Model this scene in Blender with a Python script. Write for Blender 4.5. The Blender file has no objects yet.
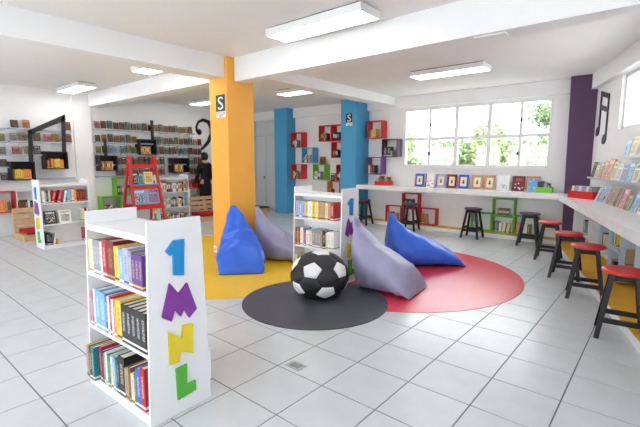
import bpy, bmesh, math, random
from mathutils import Vector, Matrix, noise
random.seed(7)
S = bpy.context.scene
COL = S.collection
PI = math.pi

# ------------------------------------------------------------------ camera
yaw, pitch, roll = -0.6995, 0.1271, 0.0029
fw = Vector((math.sin(yaw)*math.cos(pitch), math.cos(yaw)*math.cos(pitch), -math.sin(pitch)))
rt = Vector((math.cos(yaw), -math.sin(yaw), 0)); up = rt.cross(fw)
r2 = rt*math.cos(roll) + up*math.sin(roll); u2 = up*math.cos(roll) - rt*math.sin(roll)
CAM = Vector((2.2254, -2.1348, 1.5999))
cd = bpy.data.cameras.new('camera'); cam = bpy.data.objects.new('camera', cd); COL.objects.link(cam)
cd.sensor_width = 36; cd.lens = 411.76/640*36; cd.clip_end = 200
M3 = Matrix((r2, u2, -fw)).transposed()
cam.matrix_world = Matrix.Translation(CAM) @ M3.to_4x4()
S.camera = cam

# ------------------------------------------------------------------ world, exposure
W = bpy.data.worlds.new('sky'); S.world = W; W.use_nodes = True
bg = W.node_tree.nodes['Background']
bg.inputs[0].default_value = (0.93, 0.96, 1.0, 1); bg.inputs[1].default_value = 7.0
S.view_settings.view_transform = 'Standard'; S.view_settings.look = 'None'
S.view_settings.gamma = 1; S.view_settings.use_curve_mapping = False
S.view_settings.exposure = 0.3
LAMP_STRENGTH = 9.5

# ------------------------------------------------------------------ materials
MATS = {}
def srgb(c):
    return tuple((x/12.92 if x <= .04045 else ((x+.055)/1.055)**2.4) for x in (v/255 for v in c)) + (1,)
def mat(name, col, rough=.6, spec=.5, var=.04, scale=6.0, bump=0, bscale=80, metal=0):
    """principled material with a faint procedural mottling"""
    if name in MATS: return MATS[name]
    m = bpy.data.materials.new(name); m.use_nodes = True; nt = m.node_tree
    b = nt.nodes['Principled BSDF']; c = srgb(col)
    b.inputs['Roughness'].default_value = rough; b.inputs['Specular IOR Level'].default_value = spec
    b.inputs['Metallic'].default_value = metal
    tc = nt.nodes.new('ShaderNodeTexCoord')
    n = nt.nodes.new('ShaderNodeTexNoise'); n.inputs['Scale'].default_value = scale; n.inputs['Detail'].default_value = 4
    nt.links.new(tc.outputs['Object'], n.inputs['Vector'])
    r = nt.nodes.new('ShaderNodeValToRGB')
    r.color_ramp.elements[0].position = .3; r.color_ramp.elements[1].position = .7
    r.color_ramp.elements[0].color = tuple(x*(1-var) for x in c[:3]) + (1,)
    r.color_ramp.elements[1].color = tuple(min(1, x*(1+var)) for x in c[:3]) + (1,)
    nt.links.new(n.outputs['Fac'], r.inputs[0]); nt.links.new(r.outputs[0], b.inputs['Base Color'])
    if bump:
        n2 = nt.nodes.new('ShaderNodeTexNoise'); n2.inputs['Scale'].default_value = bscale
        nt.links.new(tc.outputs['Object'], n2.inputs['Vector'])
        bp = nt.nodes.new('ShaderNodeBump'); bp.inputs['Strength'].default_value = bump; bp.inputs['Distance'].default_value = .01
        nt.links.new(n2.outputs['Fac'], bp.inputs['Height']); nt.links.new(bp.outputs[0], b.inputs['Normal'])
    MATS[name] = m
    return m
def emit(name, col, s):
    m = bpy.data.materials.new(name); m.use_nodes = True; nt = m.node_tree
    e = nt.nodes.new('ShaderNodeEmission'); e.inputs[0].default_value = srgb(col); e.inputs[1].default_value = s
    nt.links.new(e.outputs[0], nt.nodes['Material Output'].inputs[0]); MATS[name] = m
    return m

white_wall = mat('white_wall_paint', (242, 242, 242), .7, .3, .015, 2, .05, 120)
ceil_mat = mat('ceiling_paint', (242, 241, 240), .8, .2, .012, 2)
tile_mat = mat('floor_tile_ceramic', (203, 207, 210), .25, .5, .035, 5, .02, 30)
grout = mat('dark_grout', (120, 120, 120), .9, .2)
lac = mat('white_lacquer', (234, 235, 237), .4, .5, .01)
yel = mat('yellow_pillar_paint', (240, 174, 72), .55, .4, .02, 3)
blu = mat('blue_pillar_paint', (76, 160, 205), .55, .4, .02, 3)
pur = mat('purple_pillar_paint', (88, 60, 92), .6, .4, .03, 3)
greydoor = mat('grey_door_paint', (205, 208, 210), .5, .4, .02, 3)
alu = mat('window_aluminium', (232, 233, 235), .4, .5, .02)
ctile = mat('counter_white_tile', (240, 240, 240), .22, .5, .03, 9)
cgrout = mat('counter_grout', (205, 205, 204), .8, .2)
plinth_y = mat('plinth_yellow_paint', (240, 182, 46), .5, .4, .05, 5)
blackw = mat('black_wood', (18, 18, 20), .42, .35, .1)
blackbox = mat('black_box_board', (38, 37, 40), .55, .4, .08)
redseat = mat('red_seat_paint', (206, 48, 50), .35, .5, .03)
purseat = mat('purple_seat_paint', (96, 62, 100), .4, .5, .03)
redp = mat('red_paint', (205, 40, 42), .45, .5, .03)
greenp = mat('green_paint', (120, 190, 50), .45, .5, .03)
bluep = mat('light_blue_paint', (85, 165, 215), .45, .5, .03)
purp = mat('purple_paint', (120, 70, 150), .45, .5, .03)
darkp = mat('dark_plum_paint', (60, 40, 62), .45, .5, .03)
orgp = mat('orange_paint', (225, 140, 50), .45, .5, .03)
pine = mat('pallet_pine', (214, 178, 132), .7, .3, .12, 14)
redfab = mat('red_cushion_fabric', (176, 40, 48), .85, .2, .06, 20)
bag_blue = mat('royal_blue_nylon', (46, 104, 222), .36, .5, .04, 4)
bag_grey = mat('lilac_grey_nylon', (158, 156, 188), .38, .5, .03, 4)
ballblack = mat('ball_black_vinyl', (34, 34, 37), .5, .45, .08, 8, .2, 60)
ballwhite = mat('ball_white_vinyl', (236, 236, 236), .5, .45, .03, 8, .2, 60)
rug_black = mat('charcoal_vinyl', (74, 76, 84), .38, .5, .06, 7)
rug_yel = mat('yellow_vinyl', (242, 196, 24), .4, .4, .03, 6)
ledge = mat('grey_ledge_metal', (176, 182, 190), .4, .5, .03)
paper = mat('book_paper', (236, 228, 212), .85, .2, .05, 40)
lampbody = mat('lamp_housing', (232, 233, 232), .5, .4, .01)
lampglow = emit('lamp_diffuser', (255, 252, 246), LAMP_STRENGTH)
signgreen = mat('sign_dark_green', (24, 66, 54), .4, .5, .02)
signblack = mat('sign_black', (28, 34, 34), .4, .5, .02)
signwhite = mat('sign_white', (245, 245, 245), .4, .5, .01)
chrome = mat('steel', (165, 168, 170), .3, .5, .03, metal=.8)
leafm = mat('leaf_green', (146, 166, 118), .6, .3, .25, 3)
leafd = mat('leaf_dark_green', (128, 150, 108), .6, .3, .25, 3)
bark = mat('bark', (110, 90, 70), .9, .2, .2, 9)
groundm = mat('pale_bounce_ground', (205, 205, 196), .9, .2, .2, 2)  # ground paled so it bounces daylight up to the ceiling
skin = mat('skin', (196, 150, 122), .6, .4, .03)
hairm = mat('black_hair', (22, 20, 20), .6, .4, .1)
cloth_d = mat('dark_jacket_cloth', (30, 30, 36), .85, .2, .1, 20)

def add_wrinkles(m):
    nt = m.node_tree; b = nt.nodes['Principled BSDF']; tc = nt.nodes.new('ShaderNodeTexCoord')
    n = nt.nodes.new('ShaderNodeTexNoise'); n.inputs['Scale'].default_value = 7; n.inputs['Detail'].default_value = 5; n.inputs['Distortion'].default_value = 1.2
    n.noise_type = 'RIDGED_MULTIFRACTAL'
    mp = nt.nodes.new('ShaderNodeMapping'); mp.inputs['Scale'].default_value = (1, .6, 1.3)
    nt.links.new(tc.outputs['Object'], mp.inputs[0]); nt.links.new(mp.outputs[0], n.inputs['Vector'])
    bp = nt.nodes.new('ShaderNodeBump'); bp.inputs['Strength'].default_value = .35; bp.inputs['Distance'].default_value = .02
    nt.links.new(n.outputs['Fac'], bp.inputs['Height']); nt.links.new(bp.outputs[0], b.inputs['Normal'])
add_wrinkles(bag_blue); add_wrinkles(bag_grey)
def rug_red_mat():
    m = mat('red_ribbed_vinyl', (226, 62, 84), .2, .9, .03, 6); nt = m.node_tree
    b = nt.nodes['Principled BSDF']; tc = nt.nodes.new('ShaderNodeTexCoord')
    w = nt.nodes.new('ShaderNodeTexWave'); w.inputs['Scale'].default_value = 12; w.wave_type = 'BANDS'; w.bands_direction = 'X'
    nt.links.new(tc.outputs['Object'], w.inputs['Vector'])
    bp = nt.nodes.new('ShaderNodeBump'); bp.inputs['Strength'].default_value = .5; bp.inputs['Distance'].default_value = .004
    nt.links.new(w.outputs['Fac'], bp.inputs['Height']); nt.links.new(bp.outputs[0], b.inputs['Normal'])
    return m
rug_red = rug_red_mat()
def glass_mat():
    m = bpy.data.materials.new('window_glass'); m.use_nodes = True; nt = m.node_tree
    nt.nodes.remove(nt.nodes['Principled BSDF'])
    t = nt.nodes.new('ShaderNodeBsdfTransparent'); t.inputs[0].default_value = (.96, .98, .97, 1)
    g = nt.nodes.new('ShaderNodeBsdfGlossy'); g.inputs['Roughness'].default_value = .02
    mx = nt.nodes.new('ShaderNodeMixShader'); mx.inputs[0].default_value = .05
    nt.links.new(t.outputs[0], mx.inputs[1]); nt.links.new(g.outputs[0], mx.inputs[2])
    nt.links.new(mx.outputs[0], nt.nodes['Material Output'].inputs[0])
    return m
glass = glass_mat()

# printed book covers: 'spine' (title scribble down the spine) and 'front' (title bar + picture)
BC = {'red': (190, 36, 44), 'dark red': (120, 28, 34), 'orange': (226, 128, 46), 'yellow': (240, 200, 60), 'cream': (232, 220, 188),
      'white': (240, 240, 240), 'grey': (150, 152, 156), 'black': (32, 32, 34), 'navy': (36, 48, 92), 'blue': (48, 100, 190),
      'light blue': (120, 176, 220), 'teal': (40, 130, 140), 'green': (70, 140, 70), 'olive': (120, 118, 66), 'brown': (110, 74, 50),
      'tan': (190, 156, 112), 'pink': (226, 120, 140), 'purple': (100, 60, 140), 'gold': (190, 150, 60), 'pale yellow': (240, 226, 150),
      'lavender': (176, 172, 210), 'salmon': (226, 140, 110)}
ACC = {'red': 'white', 'dark red': 'gold', 'orange': 'cream', 'yellow': 'navy', 'cream': 'brown', 'white': 'grey', 'grey': 'white', 'black': 'white',
       'navy': 'gold', 'blue': 'white', 'light blue': 'white', 'teal': 'cream', 'green': 'yellow', 'olive': 'cream', 'brown': 'tan', 'tan': 'brown',
       'pink': 'white', 'purple': 'yellow', 'gold': 'black', 'pale yellow': 'orange', 'lavender': 'purple', 'salmon': 'cream'}
def math_n(nt, op, a, b=None):
    n = nt.nodes.new('ShaderNodeMath'); n.operation = op
    for i, v in enumerate((a, b)):
        if v is None: continue
        if isinstance(v, (int, float)): n.inputs[i].default_value = v
        else: nt.links.new(v, n.inputs[i])
    return n.outputs[0]
def mixc(nt, f, a, b):
    n = nt.nodes.new('ShaderNodeMix'); n.data_type = 'RGBA'
    nt.links.new(f, n.inputs[0])
    for i, v in ((6, a), (7, b)):
        if isinstance(v, tuple): n.inputs[i].default_value = v
        else: nt.links.new(v, n.inputs[i])
    return n.outputs[2]
def band(nt, x, lo, hi):
    return math_n(nt, 'MULTIPLY', math_n(nt, 'GREATER_THAN', x, lo), math_n(nt, 'LESS_THAN', x, hi))
def book_mat(colname, style):
    k = 'cover_%s_%s' % (colname.replace(' ', '_'), style)
    if k in MATS: return MATS[k]
    m = bpy.data.materials.new(k); m.use_nodes = True; nt = m.node_tree; MATS[k] = m
    b = nt.nodes['Principled BSDF']; b.inputs['Roughness'].default_value = .4
    base, acc = srgb(BC[colname]), srgb(BC[ACC[colname]])
    if style == 'darkened': base, acc = [tuple(v*.5 for v in q[:3]) + (1,) for q in (base, acc)]  # same palette, only darker, for the left-wall covers
    tc = nt.nodes.new('ShaderNodeTexCoord'); sp = nt.nodes.new('ShaderNodeSeparateXYZ')
    nt.links.new(tc.outputs['Generated'], sp.inputs[0]); x, y, z = sp.outputs
    oi = nt.nodes.new('ShaderNodeObjectInfo'); rnd = oi.outputs['Random']
    ad = nt.nodes.new('ShaderNodeVectorMath'); ad.operation = 'ADD'
    cb = nt.nodes.new('ShaderNodeCombineXYZ'); nt.links.new(math_n(nt, 'MULTIPLY', rnd, 90.0), cb.inputs[0])
    nt.links.new(tc.outputs['Generated'], ad.inputs[0]); nt.links.new(cb.outputs[0], ad.inputs[1])
    nz = nt.nodes.new('ShaderNodeTexNoise'); nt.links.new(ad.outputs[0], nz.inputs['Vector'])
    if style == 'spine':
        nz.inputs['Scale'].default_value = 24
        mask = math_n(nt, 'MULTIPLY', band(nt, z, .3, .82), band(nt, x, .28, .72))
        f = math_n(nt, 'MULTIPLY', mask, math_n(nt, 'GREATER_THAN', nz.outputs['Fac'], .54))
        f = math_n(nt, 'MAXIMUM', f, band(nt, z, .06, .12))
        col = mixc(nt, f, base, acc)
    else:
        nz.inputs['Scale'].default_value = 4.5
        rp = nt.nodes.new('ShaderNodeValToRGB'); rp.color_ramp.interpolation = 'CONSTANT'
        e = rp.color_ramp.elements; e[0].color = tuple(v*.5 for v in base[:3]) + (1,); e[1].position = .48; e[1].color = tuple(.55*a+.45*b for a, b in zip(acc[:3], base[:3])) + (1,)
        e2 = e.new(.54); e2.color = srgb((186, 128, 88) if style == 'front' else (150, 100, 66)); e3 = e.new(.57); e3.color = tuple(v*.35 for v in base[:3]) + (1,)
        nt.links.new(nz.outputs['Fac'], rp.inputs[0])
        pic = math_n(nt, 'MULTIPLY', band(nt, x, .14, .86), band(nt, z, .12, .68))
        n2 = nt.nodes.new('ShaderNodeTexNoise'); n2.inputs['Scale'].default_value = 16; nt.links.new(ad.outputs[0], n2.inputs['Vector'])
        ti = math_n(nt, 'MULTIPLY', math_n(nt, 'MULTIPLY', band(nt, x, .12, .88), band(nt, z, .76, .92)), math_n(nt, 'GREATER_THAN', n2.outputs['Fac'], .47))
        col = mixc(nt, ti, mixc(nt, pic, base, rp.outputs[0]), acc)
    nt.links.new(col, b.inputs['Base Color'])
    return m

# ------------------------------------------------------------------ mesh helpers
class MB:
    def __init__(s): s.v = []; s.f = []; s.mi = []
    def quadbox(s, p8, mi=0):
        n = len(s.v); s.v += [tuple(p) for p in p8]
        for q in ((0, 3, 2, 1), (4, 5, 6, 7), (0, 1, 5, 4), (1, 2, 6, 5), (2, 3, 7, 6), (3, 0, 4, 7)):
            s.f.append(tuple(n+i for i in q)); s.mi.append(mi)
        return s
    def box(s, x0, x1, y0, y1, z0, z1, mi=0):
        return s.quadbox([(x0, y0, z0), (x1, y0, z0), (x1, y1, z0), (x0, y1, z0), (x0, y0, z1), (x1, y0, z1), (x1, y1, z1), (x0, y1, z1)], mi)
    def bar(s, a, b, wx, wy, mi=0):
        """square bar from a to b with horizontal half-extents"""
        p = []
        for c in (a, b): p += [(c[0]-wx, c[1]-wy, c[2]), (c[0]+wx, c[1]-wy, c[2]), (c[0]+wx, c[1]+wy, c[2]), (c[0]-wx, c[1]+wy, c[2])]
        return s.quadbox(p, mi)
    def beam(s, a, b, w, h, mi=0):
        """rectangular bar between any two points, w sideways, h up"""
        a, b = Vector(a), Vector(b); d = (b-a).normalized()
        upv = Vector((0, 0, 1)) if abs(d.z) < .95 else Vector((1, 0, 0))
        r = d.cross(upv).normalized()*w/2; u = r.cross(d).normalized()*h/2
        return s.quadbox([a-r-u, a+r-u, a+r+u, a-r+u, b-r-u, b+r-u, b+r+u, b-r+u], mi)
    def prism(s, poly, f, mi=0):
        """poly: list of 2d points; f(p, k) -> 3d for k = 0 (back), 1 (front)"""
        n = len(s.v); m = len(poly)
        s.v += [f(p, 0) for p in poly] + [f(p, 1) for p in poly]
        s.f += [tuple(range(n+m-1, n-1, -1)), tuple(range(n+m, n+2*m))]; s.mi += [mi, mi]
        for i in range(m):
            j = (i+1) % m; s.f.append((n+i, n+j, n+m+j, n+m+i)); s.mi.append(mi)
        return s
    def lathe(s, prof, n=24, mi=0, sx=1, sy=1):
        o = len(s.v)
        for r, z in prof:
            for k in range(n): s.v.append((r*sx*math.cos(2*PI*k/n), r*sy*math.sin(2*PI*k/n), z))
        for i in range(len(prof)-1):
            for k in range(n):
                a, b = o+i*n+k, o+i*n+(k+1) % n; s.f.append((a, b, b+n, a+n)); s.mi.append(mi)
        s.f.append(tuple(o+k for k in reversed(range(n)))); s.f.append(tuple(o+(len(prof)-1)*n+k for k in range(n))); s.mi += [mi, mi]
        return s
    def mesh(s, name, mats, smooth=False, bevel=0, fix=True):
        me = bpy.data.meshes.new(name); me.from_pydata(s.v, [], s.f); me.update()
        for m in (mats if isinstance(mats, (list, tuple)) else [mats]): me.materials.append(m)
        for p, i in zip(me.polygons, s.mi): p.material_index = i
        if fix or bevel:
            bm = bmesh.new(); bm.from_mesh(me); bmesh.ops.recalc_face_normals(bm, faces=bm.faces)
            if bevel: bmesh.ops.bevel(bm, geom=bm.edges[:], offset=bevel, segments=2, affect='EDGES', profile=.5)
            bm.to_mesh(me); bm.free()
        if smooth:
            for p in me.polygons: p.use_smooth = True
        return me
def put(name, me, parent=None, loc=(0, 0, 0), rz=0, rot=None, scale=None):
    o = bpy.data.objects.new(name, me); COL.objects.link(o); o.location = loc
    o.rotation_euler = rot if rot else (0, 0, rz)
    if scale: o.scale = scale
    if parent: o.parent = parent
    return o
def tag(o, label, cat, group=None, kind=None):
    o['label'] = label
    if cat: o['category'] = cat
    if group: o['group'] = group
    if kind: o['kind'] = kind
    return o
def thing(name, label, cat, loc=(0, 0, 0), rz=0, group=None):
    return tag(put(name, None, None, loc, rz), label, cat, group)
def struct(name, mb, m, label, bevel=0):
    o = put(name, mb.mesh(name, m, bevel=bevel)); o['kind'] = 'structure'; o['label'] = label
    return o
def boxpart(name, parent, m, *b, bevel=0):
    return put(name, MB().box(*b).mesh(name, m, bevel=bevel), parent)
ORD = ['', 'first', 'second', 'third', 'fourth', 'fifth', 'sixth', 'seventh', 'eighth', 'ninth', 'tenth', 'eleventh', 'twelfth', 'thirteenth', 'fourteenth',
       'fifteenth', 'sixteenth', 'seventeenth', 'eighteenth', 'nineteenth', 'twentieth', 'twenty-first', 'twenty-second', 'twenty-third', 'twenty-fourth', 'twenty-fifth']
_txt = {}
def text_mesh(body, size, ext, m, align='CENTER'):
    cu = bpy.data.curves.new('text', 'FONT'); cu.body = body; cu.size = size; cu.extrude = ext; cu.align_x = align; cu.resolution_u = 3
    o = bpy.data.objects.new('text', cu); COL.objects.link(o)
    dg = bpy.context.evaluated_depsgraph_get(); me = bpy.data.meshes.new_from_object(o.evaluated_get(dg))
    bpy.data.objects.remove(o); bpy.data.curves.remove(cu)
    me.materials.clear(); me.materials.append(m)
    return me

# ------------------------------------------------------------------ the setting
ZC, ZB = 3.15, 2.85            # ceiling and beam underside
XL, YB = -8.4, 7.1             # left wall, back wall
W0 = Vector((1.15, 6.8, 0)); WD = Vector((.36, -1, 0)).normalized(); WN = Vector((-1, -.36, 0)).normalized()   # right wall line, into-room normal
RW_ROT = math.atan2(WN.x, -WN.y)
def rw(s, off=0, z=0): return W0 + WD*s + WN*off + Vector((0, 0, z))
YF = -4.2                      # unseen front wall behind the camera, openings sized for fill daylight

floor = struct('floor', MB().box(XL-.2, 5.6, YF, YB+.2, -.12, -.003), grout, 'white ceramic tile floor with thin dark joints')
T = .45; g = .0028
tl = []
for i in range(-19, 13):
    for j in range(-10, 16):
        x0, x1, y0, y1 = max(i*T+g, XL), (i+1)*T-g, j*T+g, min((j+1)*T-g, YB)
        if x1 <= XL+.02 or y1-y0 < .02: continue
        if x0 > 1.15+.36*(6.8-y0)+.1: continue
        d = Vector(((x0+x1)/2, (y0+y1)/2, 0)) - CAM; zz = d.dot(fw)
        uu, vv = (320+411.76*d.dot(r2)/zz, 213.5-411.76*d.dot(u2)/zz) if zz > .3 else (-999, -999)
        vis = -40 < uu < 680 and vv < 480 and zz > .3
        tl.append((zz if vis else 1e3, x0, x1, y0, y1))
tl.sort()
tme = {}; rest = MB()
for k, (zz, x0, x1, y0, y1) in enumerate(tl):
    if k < 300:
        key = (round(x1-x0, 3), round(y1-y0, 3))
        if key not in tme:
            a, b = key; e = .002
            tme[key] = MB().quadbox([(-a/2, -b/2, -.01), (a/2, -b/2, -.01), (a/2, b/2, -.01), (-a/2, b/2, -.01), (-a/2+e, -b/2+e, 0), (a/2-e, -b/2+e, 0), (a/2-e, b/2-e, 0), (-a/2+e, b/2-e, 0)]).mesh('tile', tile_mat)
        put('tile', tme[key], floor, ((x0+x1)/2, (y0+y1)/2, 0))
    else: rest.box(x0, x1, y0, y1, -.01, 0)
o = put('tile_field', rest.mesh('tile_field', tile_mat), floor); o['kind'] = 'stuff'

struct('ceiling', MB().box(XL-.2, 5.8, YF, YB+.2, ZC, ZC+.15), ceil_mat, 'plain off-white painted ceiling')
struct('wall_left', MB().box(XL-.2, XL, YF, YB+.2, 0, ZC), white_wall, 'long white wall carrying the book ledges')
struct('trim_1', MB().box(XL, XL+.06, 1.60, 1.99, 0, ZC), white_wall, 'white wall pier between the two runs of book ledges')
# back wall with window hole
wx0, wx1, wz0, wz1 = -2.85, .41, 1.47, 2.85
struct('wall_back', MB().box(XL, wx0, YB, YB+.2, 0, ZC).box(wx1, 1.4, YB, YB+.2, 0, ZC).box(wx0, wx1, YB, YB+.2, 0, wz0).box(wx0, wx1, YB, YB+.2, wz1, ZC), white_wall, 'white back wall with the wide window')
struct('trim_2', MB().box(XL, 1.2, YB-.1, YB, ZB+.03, ZC), white_wall, 'white ring beam along the top of the back wall')
# right wall (slanted) with window hole
def rwbox(mb, s0, s1, o0, o1, z0, z1, mi=0):
    P = [rw(s0, o0, z0), rw(s1, o0, z0), rw(s1, o1, z0), rw(s0, o1, z0), rw(s0, o0, z1), rw(s1, o0, z1), rw(s1, o1, z1), rw(s0, o1, z1)]
    return mb.quadbox(P, mi)
rs0, rs1, rz0, rz1 = 1.3, 4.1, 2.07, 2.88
RWIN = ((rs0, rs1),)
m = MB(); rwbox(m, -.4, rs0, -.2, 0, 0, ZC); rwbox(m, rs1, 11.6, -.2, 0, 0, ZC)
for a, b in RWIN: rwbox(m, a, b, -.2, 0, 0, rz0); rwbox(m, a, b, -.2, 0, rz1, ZC)
struct('wall_right', m, white_wall, 'white right-hand wall above the long counter')
m = MB(); rwbox(m, .0, 11.6, 0, .1, ZB+.03, ZC); struct('trim_3', m, white_wall, 'white ring beam along the top of the right wall')
m = MB().box(XL, 5.6, YF-.2, YF, 0, 1.35).box(XL, 5.6, YF-.2, YF, 2.35, ZC)  # openings are added, their height set by the daylight wanted inside
for xa in (XL, -4.0, .4, 4.9): m.box(xa, xa+.35, YF-.2, YF, 1.35, 2.35)
struct('wall_front', m, white_wall, 'unseen white wall behind the viewer, openings added to let in fill light')
# beams
struct('trim_4', MB().box(-3.38, -3.02, YF, 1.855, ZB, ZC), white_wall, 'white ceiling beam running from the yellow pillar towards the viewer')
struct('trim_5', MB().box(-3.36, -3.02, 2.355, YB, ZB+.1, ZC), white_wall, 'white ceiling beam from the yellow pillar to the back wall')
struct('trim_6', MB().box(-2.965, 3.2, 1.99, 2.24, ZB-.05, ZC), white_wall, 'white ceiling beam from the yellow pillar to the right wall')
struct('trim_7', MB().box(XL, -3.405, 1.95, 2.24, ZB, ZC), white_wall, 'white ceiling beam from the yellow pillar to the left wall')
o = put('junction_cover', MB().box(.66, .95, 2.05, 2.2, ZB-.06, ZB-.05).mesh('junction_cover', white_wall)); tag(o, 'small flat white cover plate under the right-hand ceiling beam', 'cover plate')
# pillars
def pillar(name, label, m, x0, x1, y0, y1):
    o = struct(name, MB().box(x0, x1, y0, y1, 0, ZC), m, label); return o
pillar('yellow_pillar', 'square orange-yellow pillar in the middle of the room', yel, -3.41, -2.96, 1.85, 2.36)
pillar('blue_pillar', 'light blue pillar at the left end of the back counter', blu, -4.34, -3.87, 6.5, YB)
pillar('blue_pillar', 'light blue pillar beside the grey door', blu, -7.05, -6.53, 6.72, YB)
struct('purple_pillar', MB().quadbox([(.76, 6.8, 0), (1.2, 6.8, 0), (1.2, YB, 0), (.76, YB, 0), (.72, 6.8, ZC), (1.16, 6.8, ZC), (1.16, YB, ZC), (.72, YB, ZC)]), pur, 'dark purple pillar in the corner between the two counters')

# window_1 (back): frame, mullions, panes, handles
w1 = put('window_1', None); w1['kind'] = 'structure'; w1['label'] = 'wide aluminium window of ten panes above the back counter'
fy0, fy1 = YB+.03, YB+.09
fm = MB()
for (a, b, c, d) in ((wx0, wx1, wz0, wz0+.05), (wx0, wx1, wz1-.05, wz1), (wx0, wx0+.05, wz0+.05, wz1-.05), (wx1-.05, wx1, wz0+.05, wz1-.05)): fm.box(a, b, fy0-.02, fy1+.02, c, d)
put('window_frame', fm.mesh('window_frame', alu), w1)
boxpart('window_sill', w1, white_wall, wx0-.03, wx1+.03, YB-.03, YB+.03, wz0-.035, wz0)
zr = 2.13
boxpart('rail', w1, alu, wx0+.05, wx1-.05, fy0-.013, fy1+.013, zr-.035, zr+.035)
xm = [wx0+.025, -2.17, -1.53, -.8, -.17, wx1-.025]
for i, x in enumerate(xm[1:-1]): boxpart('mullion', w1, alu, x-(.04 if i in (1, 2) else .028), x+(.04 if i in (1, 2) else .028), fy0-.01, fy1+.01, wz0+.05, wz1-.05)
for i in range(5):
    for c, d in ((wz0+.05, zr-.03), (zr+.03, wz1-.05)):
        boxpart('pane', w1, glass, xm[i]+.03, xm[i+1]-.03, YB+.057, YB+.063, c, d)
for x, z in ((-2.17, 2.45), (-2.17, 1.78), (-.17, 2.45), (-.2, 1.76)): boxpart('window_latch', w1, blackw, x-.018, x+.018, fy0-.03, fy0-.01, z-.035, z+.035)
# windows in the right wall
for (a0, a1), nm, lb in zip(RWIN, ('window_2', 'window_3'), ('high aluminium window in the right wall', 'second high window in the right wall towards the viewer')):
    w2 = put(nm, None); w2['kind'] = 'structure'; w2['label'] = lb
    fm = MB()
    for s0, s1, c, d in ((a0, a1, rz0, rz0+.05), (a0, a1, rz1-.05, rz1), (a0, a0+.06, rz0, rz1), (a1-.06, a1, rz0, rz1)): rwbox(fm, s0, s1, -.13, -.05, c, d)
    put('window_frame', fm.mesh('window_frame', alu), w2)
    q = [a0+.03, a0+(a1-a0)*.34, a0+(a1-a0)*.67, a1-.03]
    for s_ in q[1:3]: put('mullion', rwbox(MB(), s_-.03, s_+.03, -.12, -.06, rz0+.05, rz1-.05).mesh('mullion', alu), w2)
    for i in range(3): put('pane', rwbox(MB(), q[i]+.03, q[i+1]-.03, -.093, -.087, rz0+.05, rz1-.05).mesh('pane', glass), w2)

# grey door with transom on the back wall
d1 = put('door_1', None); d1['kind'] = 'structure'; d1['label'] = 'pale grey double door with a panel above it'
fm = MB()
for a, b, c, d in ((-8.36, -8.30, 0, 3.0), (-7.36, -7.30, 0, 3.0), (-8.3, -7.36, 2.94, 3.0), (-8.3, -7.36, 2.36, 2.42)): fm.box(a, b, YB-.05, YB, c, d)
put('door_frame', fm.mesh('door_frame', greydoor), d1)
dlf = boxpart('door_leaf', d1, greydoor, -8.29, -7.84, YB-.035, YB, .01, 2.35, bevel=.004)
boxpart('door_leaf', d1, greydoor, -7.82, -7.37, YB-.035, YB, .01, 2.35, bevel=.004)
boxpart('transom_panel', d1, greydoor, -8.29, -7.37, YB-.03, YB, 2.43, 2.93, bevel=.004)
hd = boxpart('door_handle', dlf, chrome, -7.9, -7.86, YB-.09, YB-.035, 1.02, 1.1, bevel=.008)

# low plinth under the counters: white front, yellow top
plm = MB()
plm.box(-3.87, .66, 6.78, YB, 0, .085)
def fx(Y): return 1.07+.32*(5.4-Y)
def wxr(Y): return 1.15+.36*(6.8-Y)
plm.quadbox([(fx(6.78)+.02, 6.78, 0), (fx(.4)+.06, .4, 0), (wxr(.4), .4, 0), (wxr(6.78)-.01, 6.78, 0), (fx(6.78)+.02, 6.78, .085), (fx(.4)+.06, .4, .085), (wxr(.4), .4, .085), (wxr(6.78)-.01, 6.78, .085)])
pl_ = struct('trim_8', plm, lac, 'low white plinth with a yellow top along the walls under the counters')
ym = MB(); ym.box(-3.87, .66, 6.78, YB, .085, .09)
ym.quadbox([(fx(6.78)+.02, 6.78, .085), (fx(.4)+.06, .4, .085), (wxr(.4), .4, .085), (wxr(6.78)-.01, 6.78, .085), (fx(6.78)+.02, 6.78, .09), (fx(.4)+.06, .4, .09), (wxr(.4), .4, .09), (wxr(6.78)-.01, 6.78, .09)])
put('yellow_top', ym.mesh('yellow_top', plinth_y), pl_)
# low dark step by the door
st = thing('step_platform', 'low platform with a black top in front of the grey door', 'platform', (-7.75, 6.2, 0))
boxpart('base', st, pine, -.55, .55, -.38, .38, 0, .16)
boxpart('top', st, blackbox, -.57, .57, -.4, .4, .16, .185)

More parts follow.
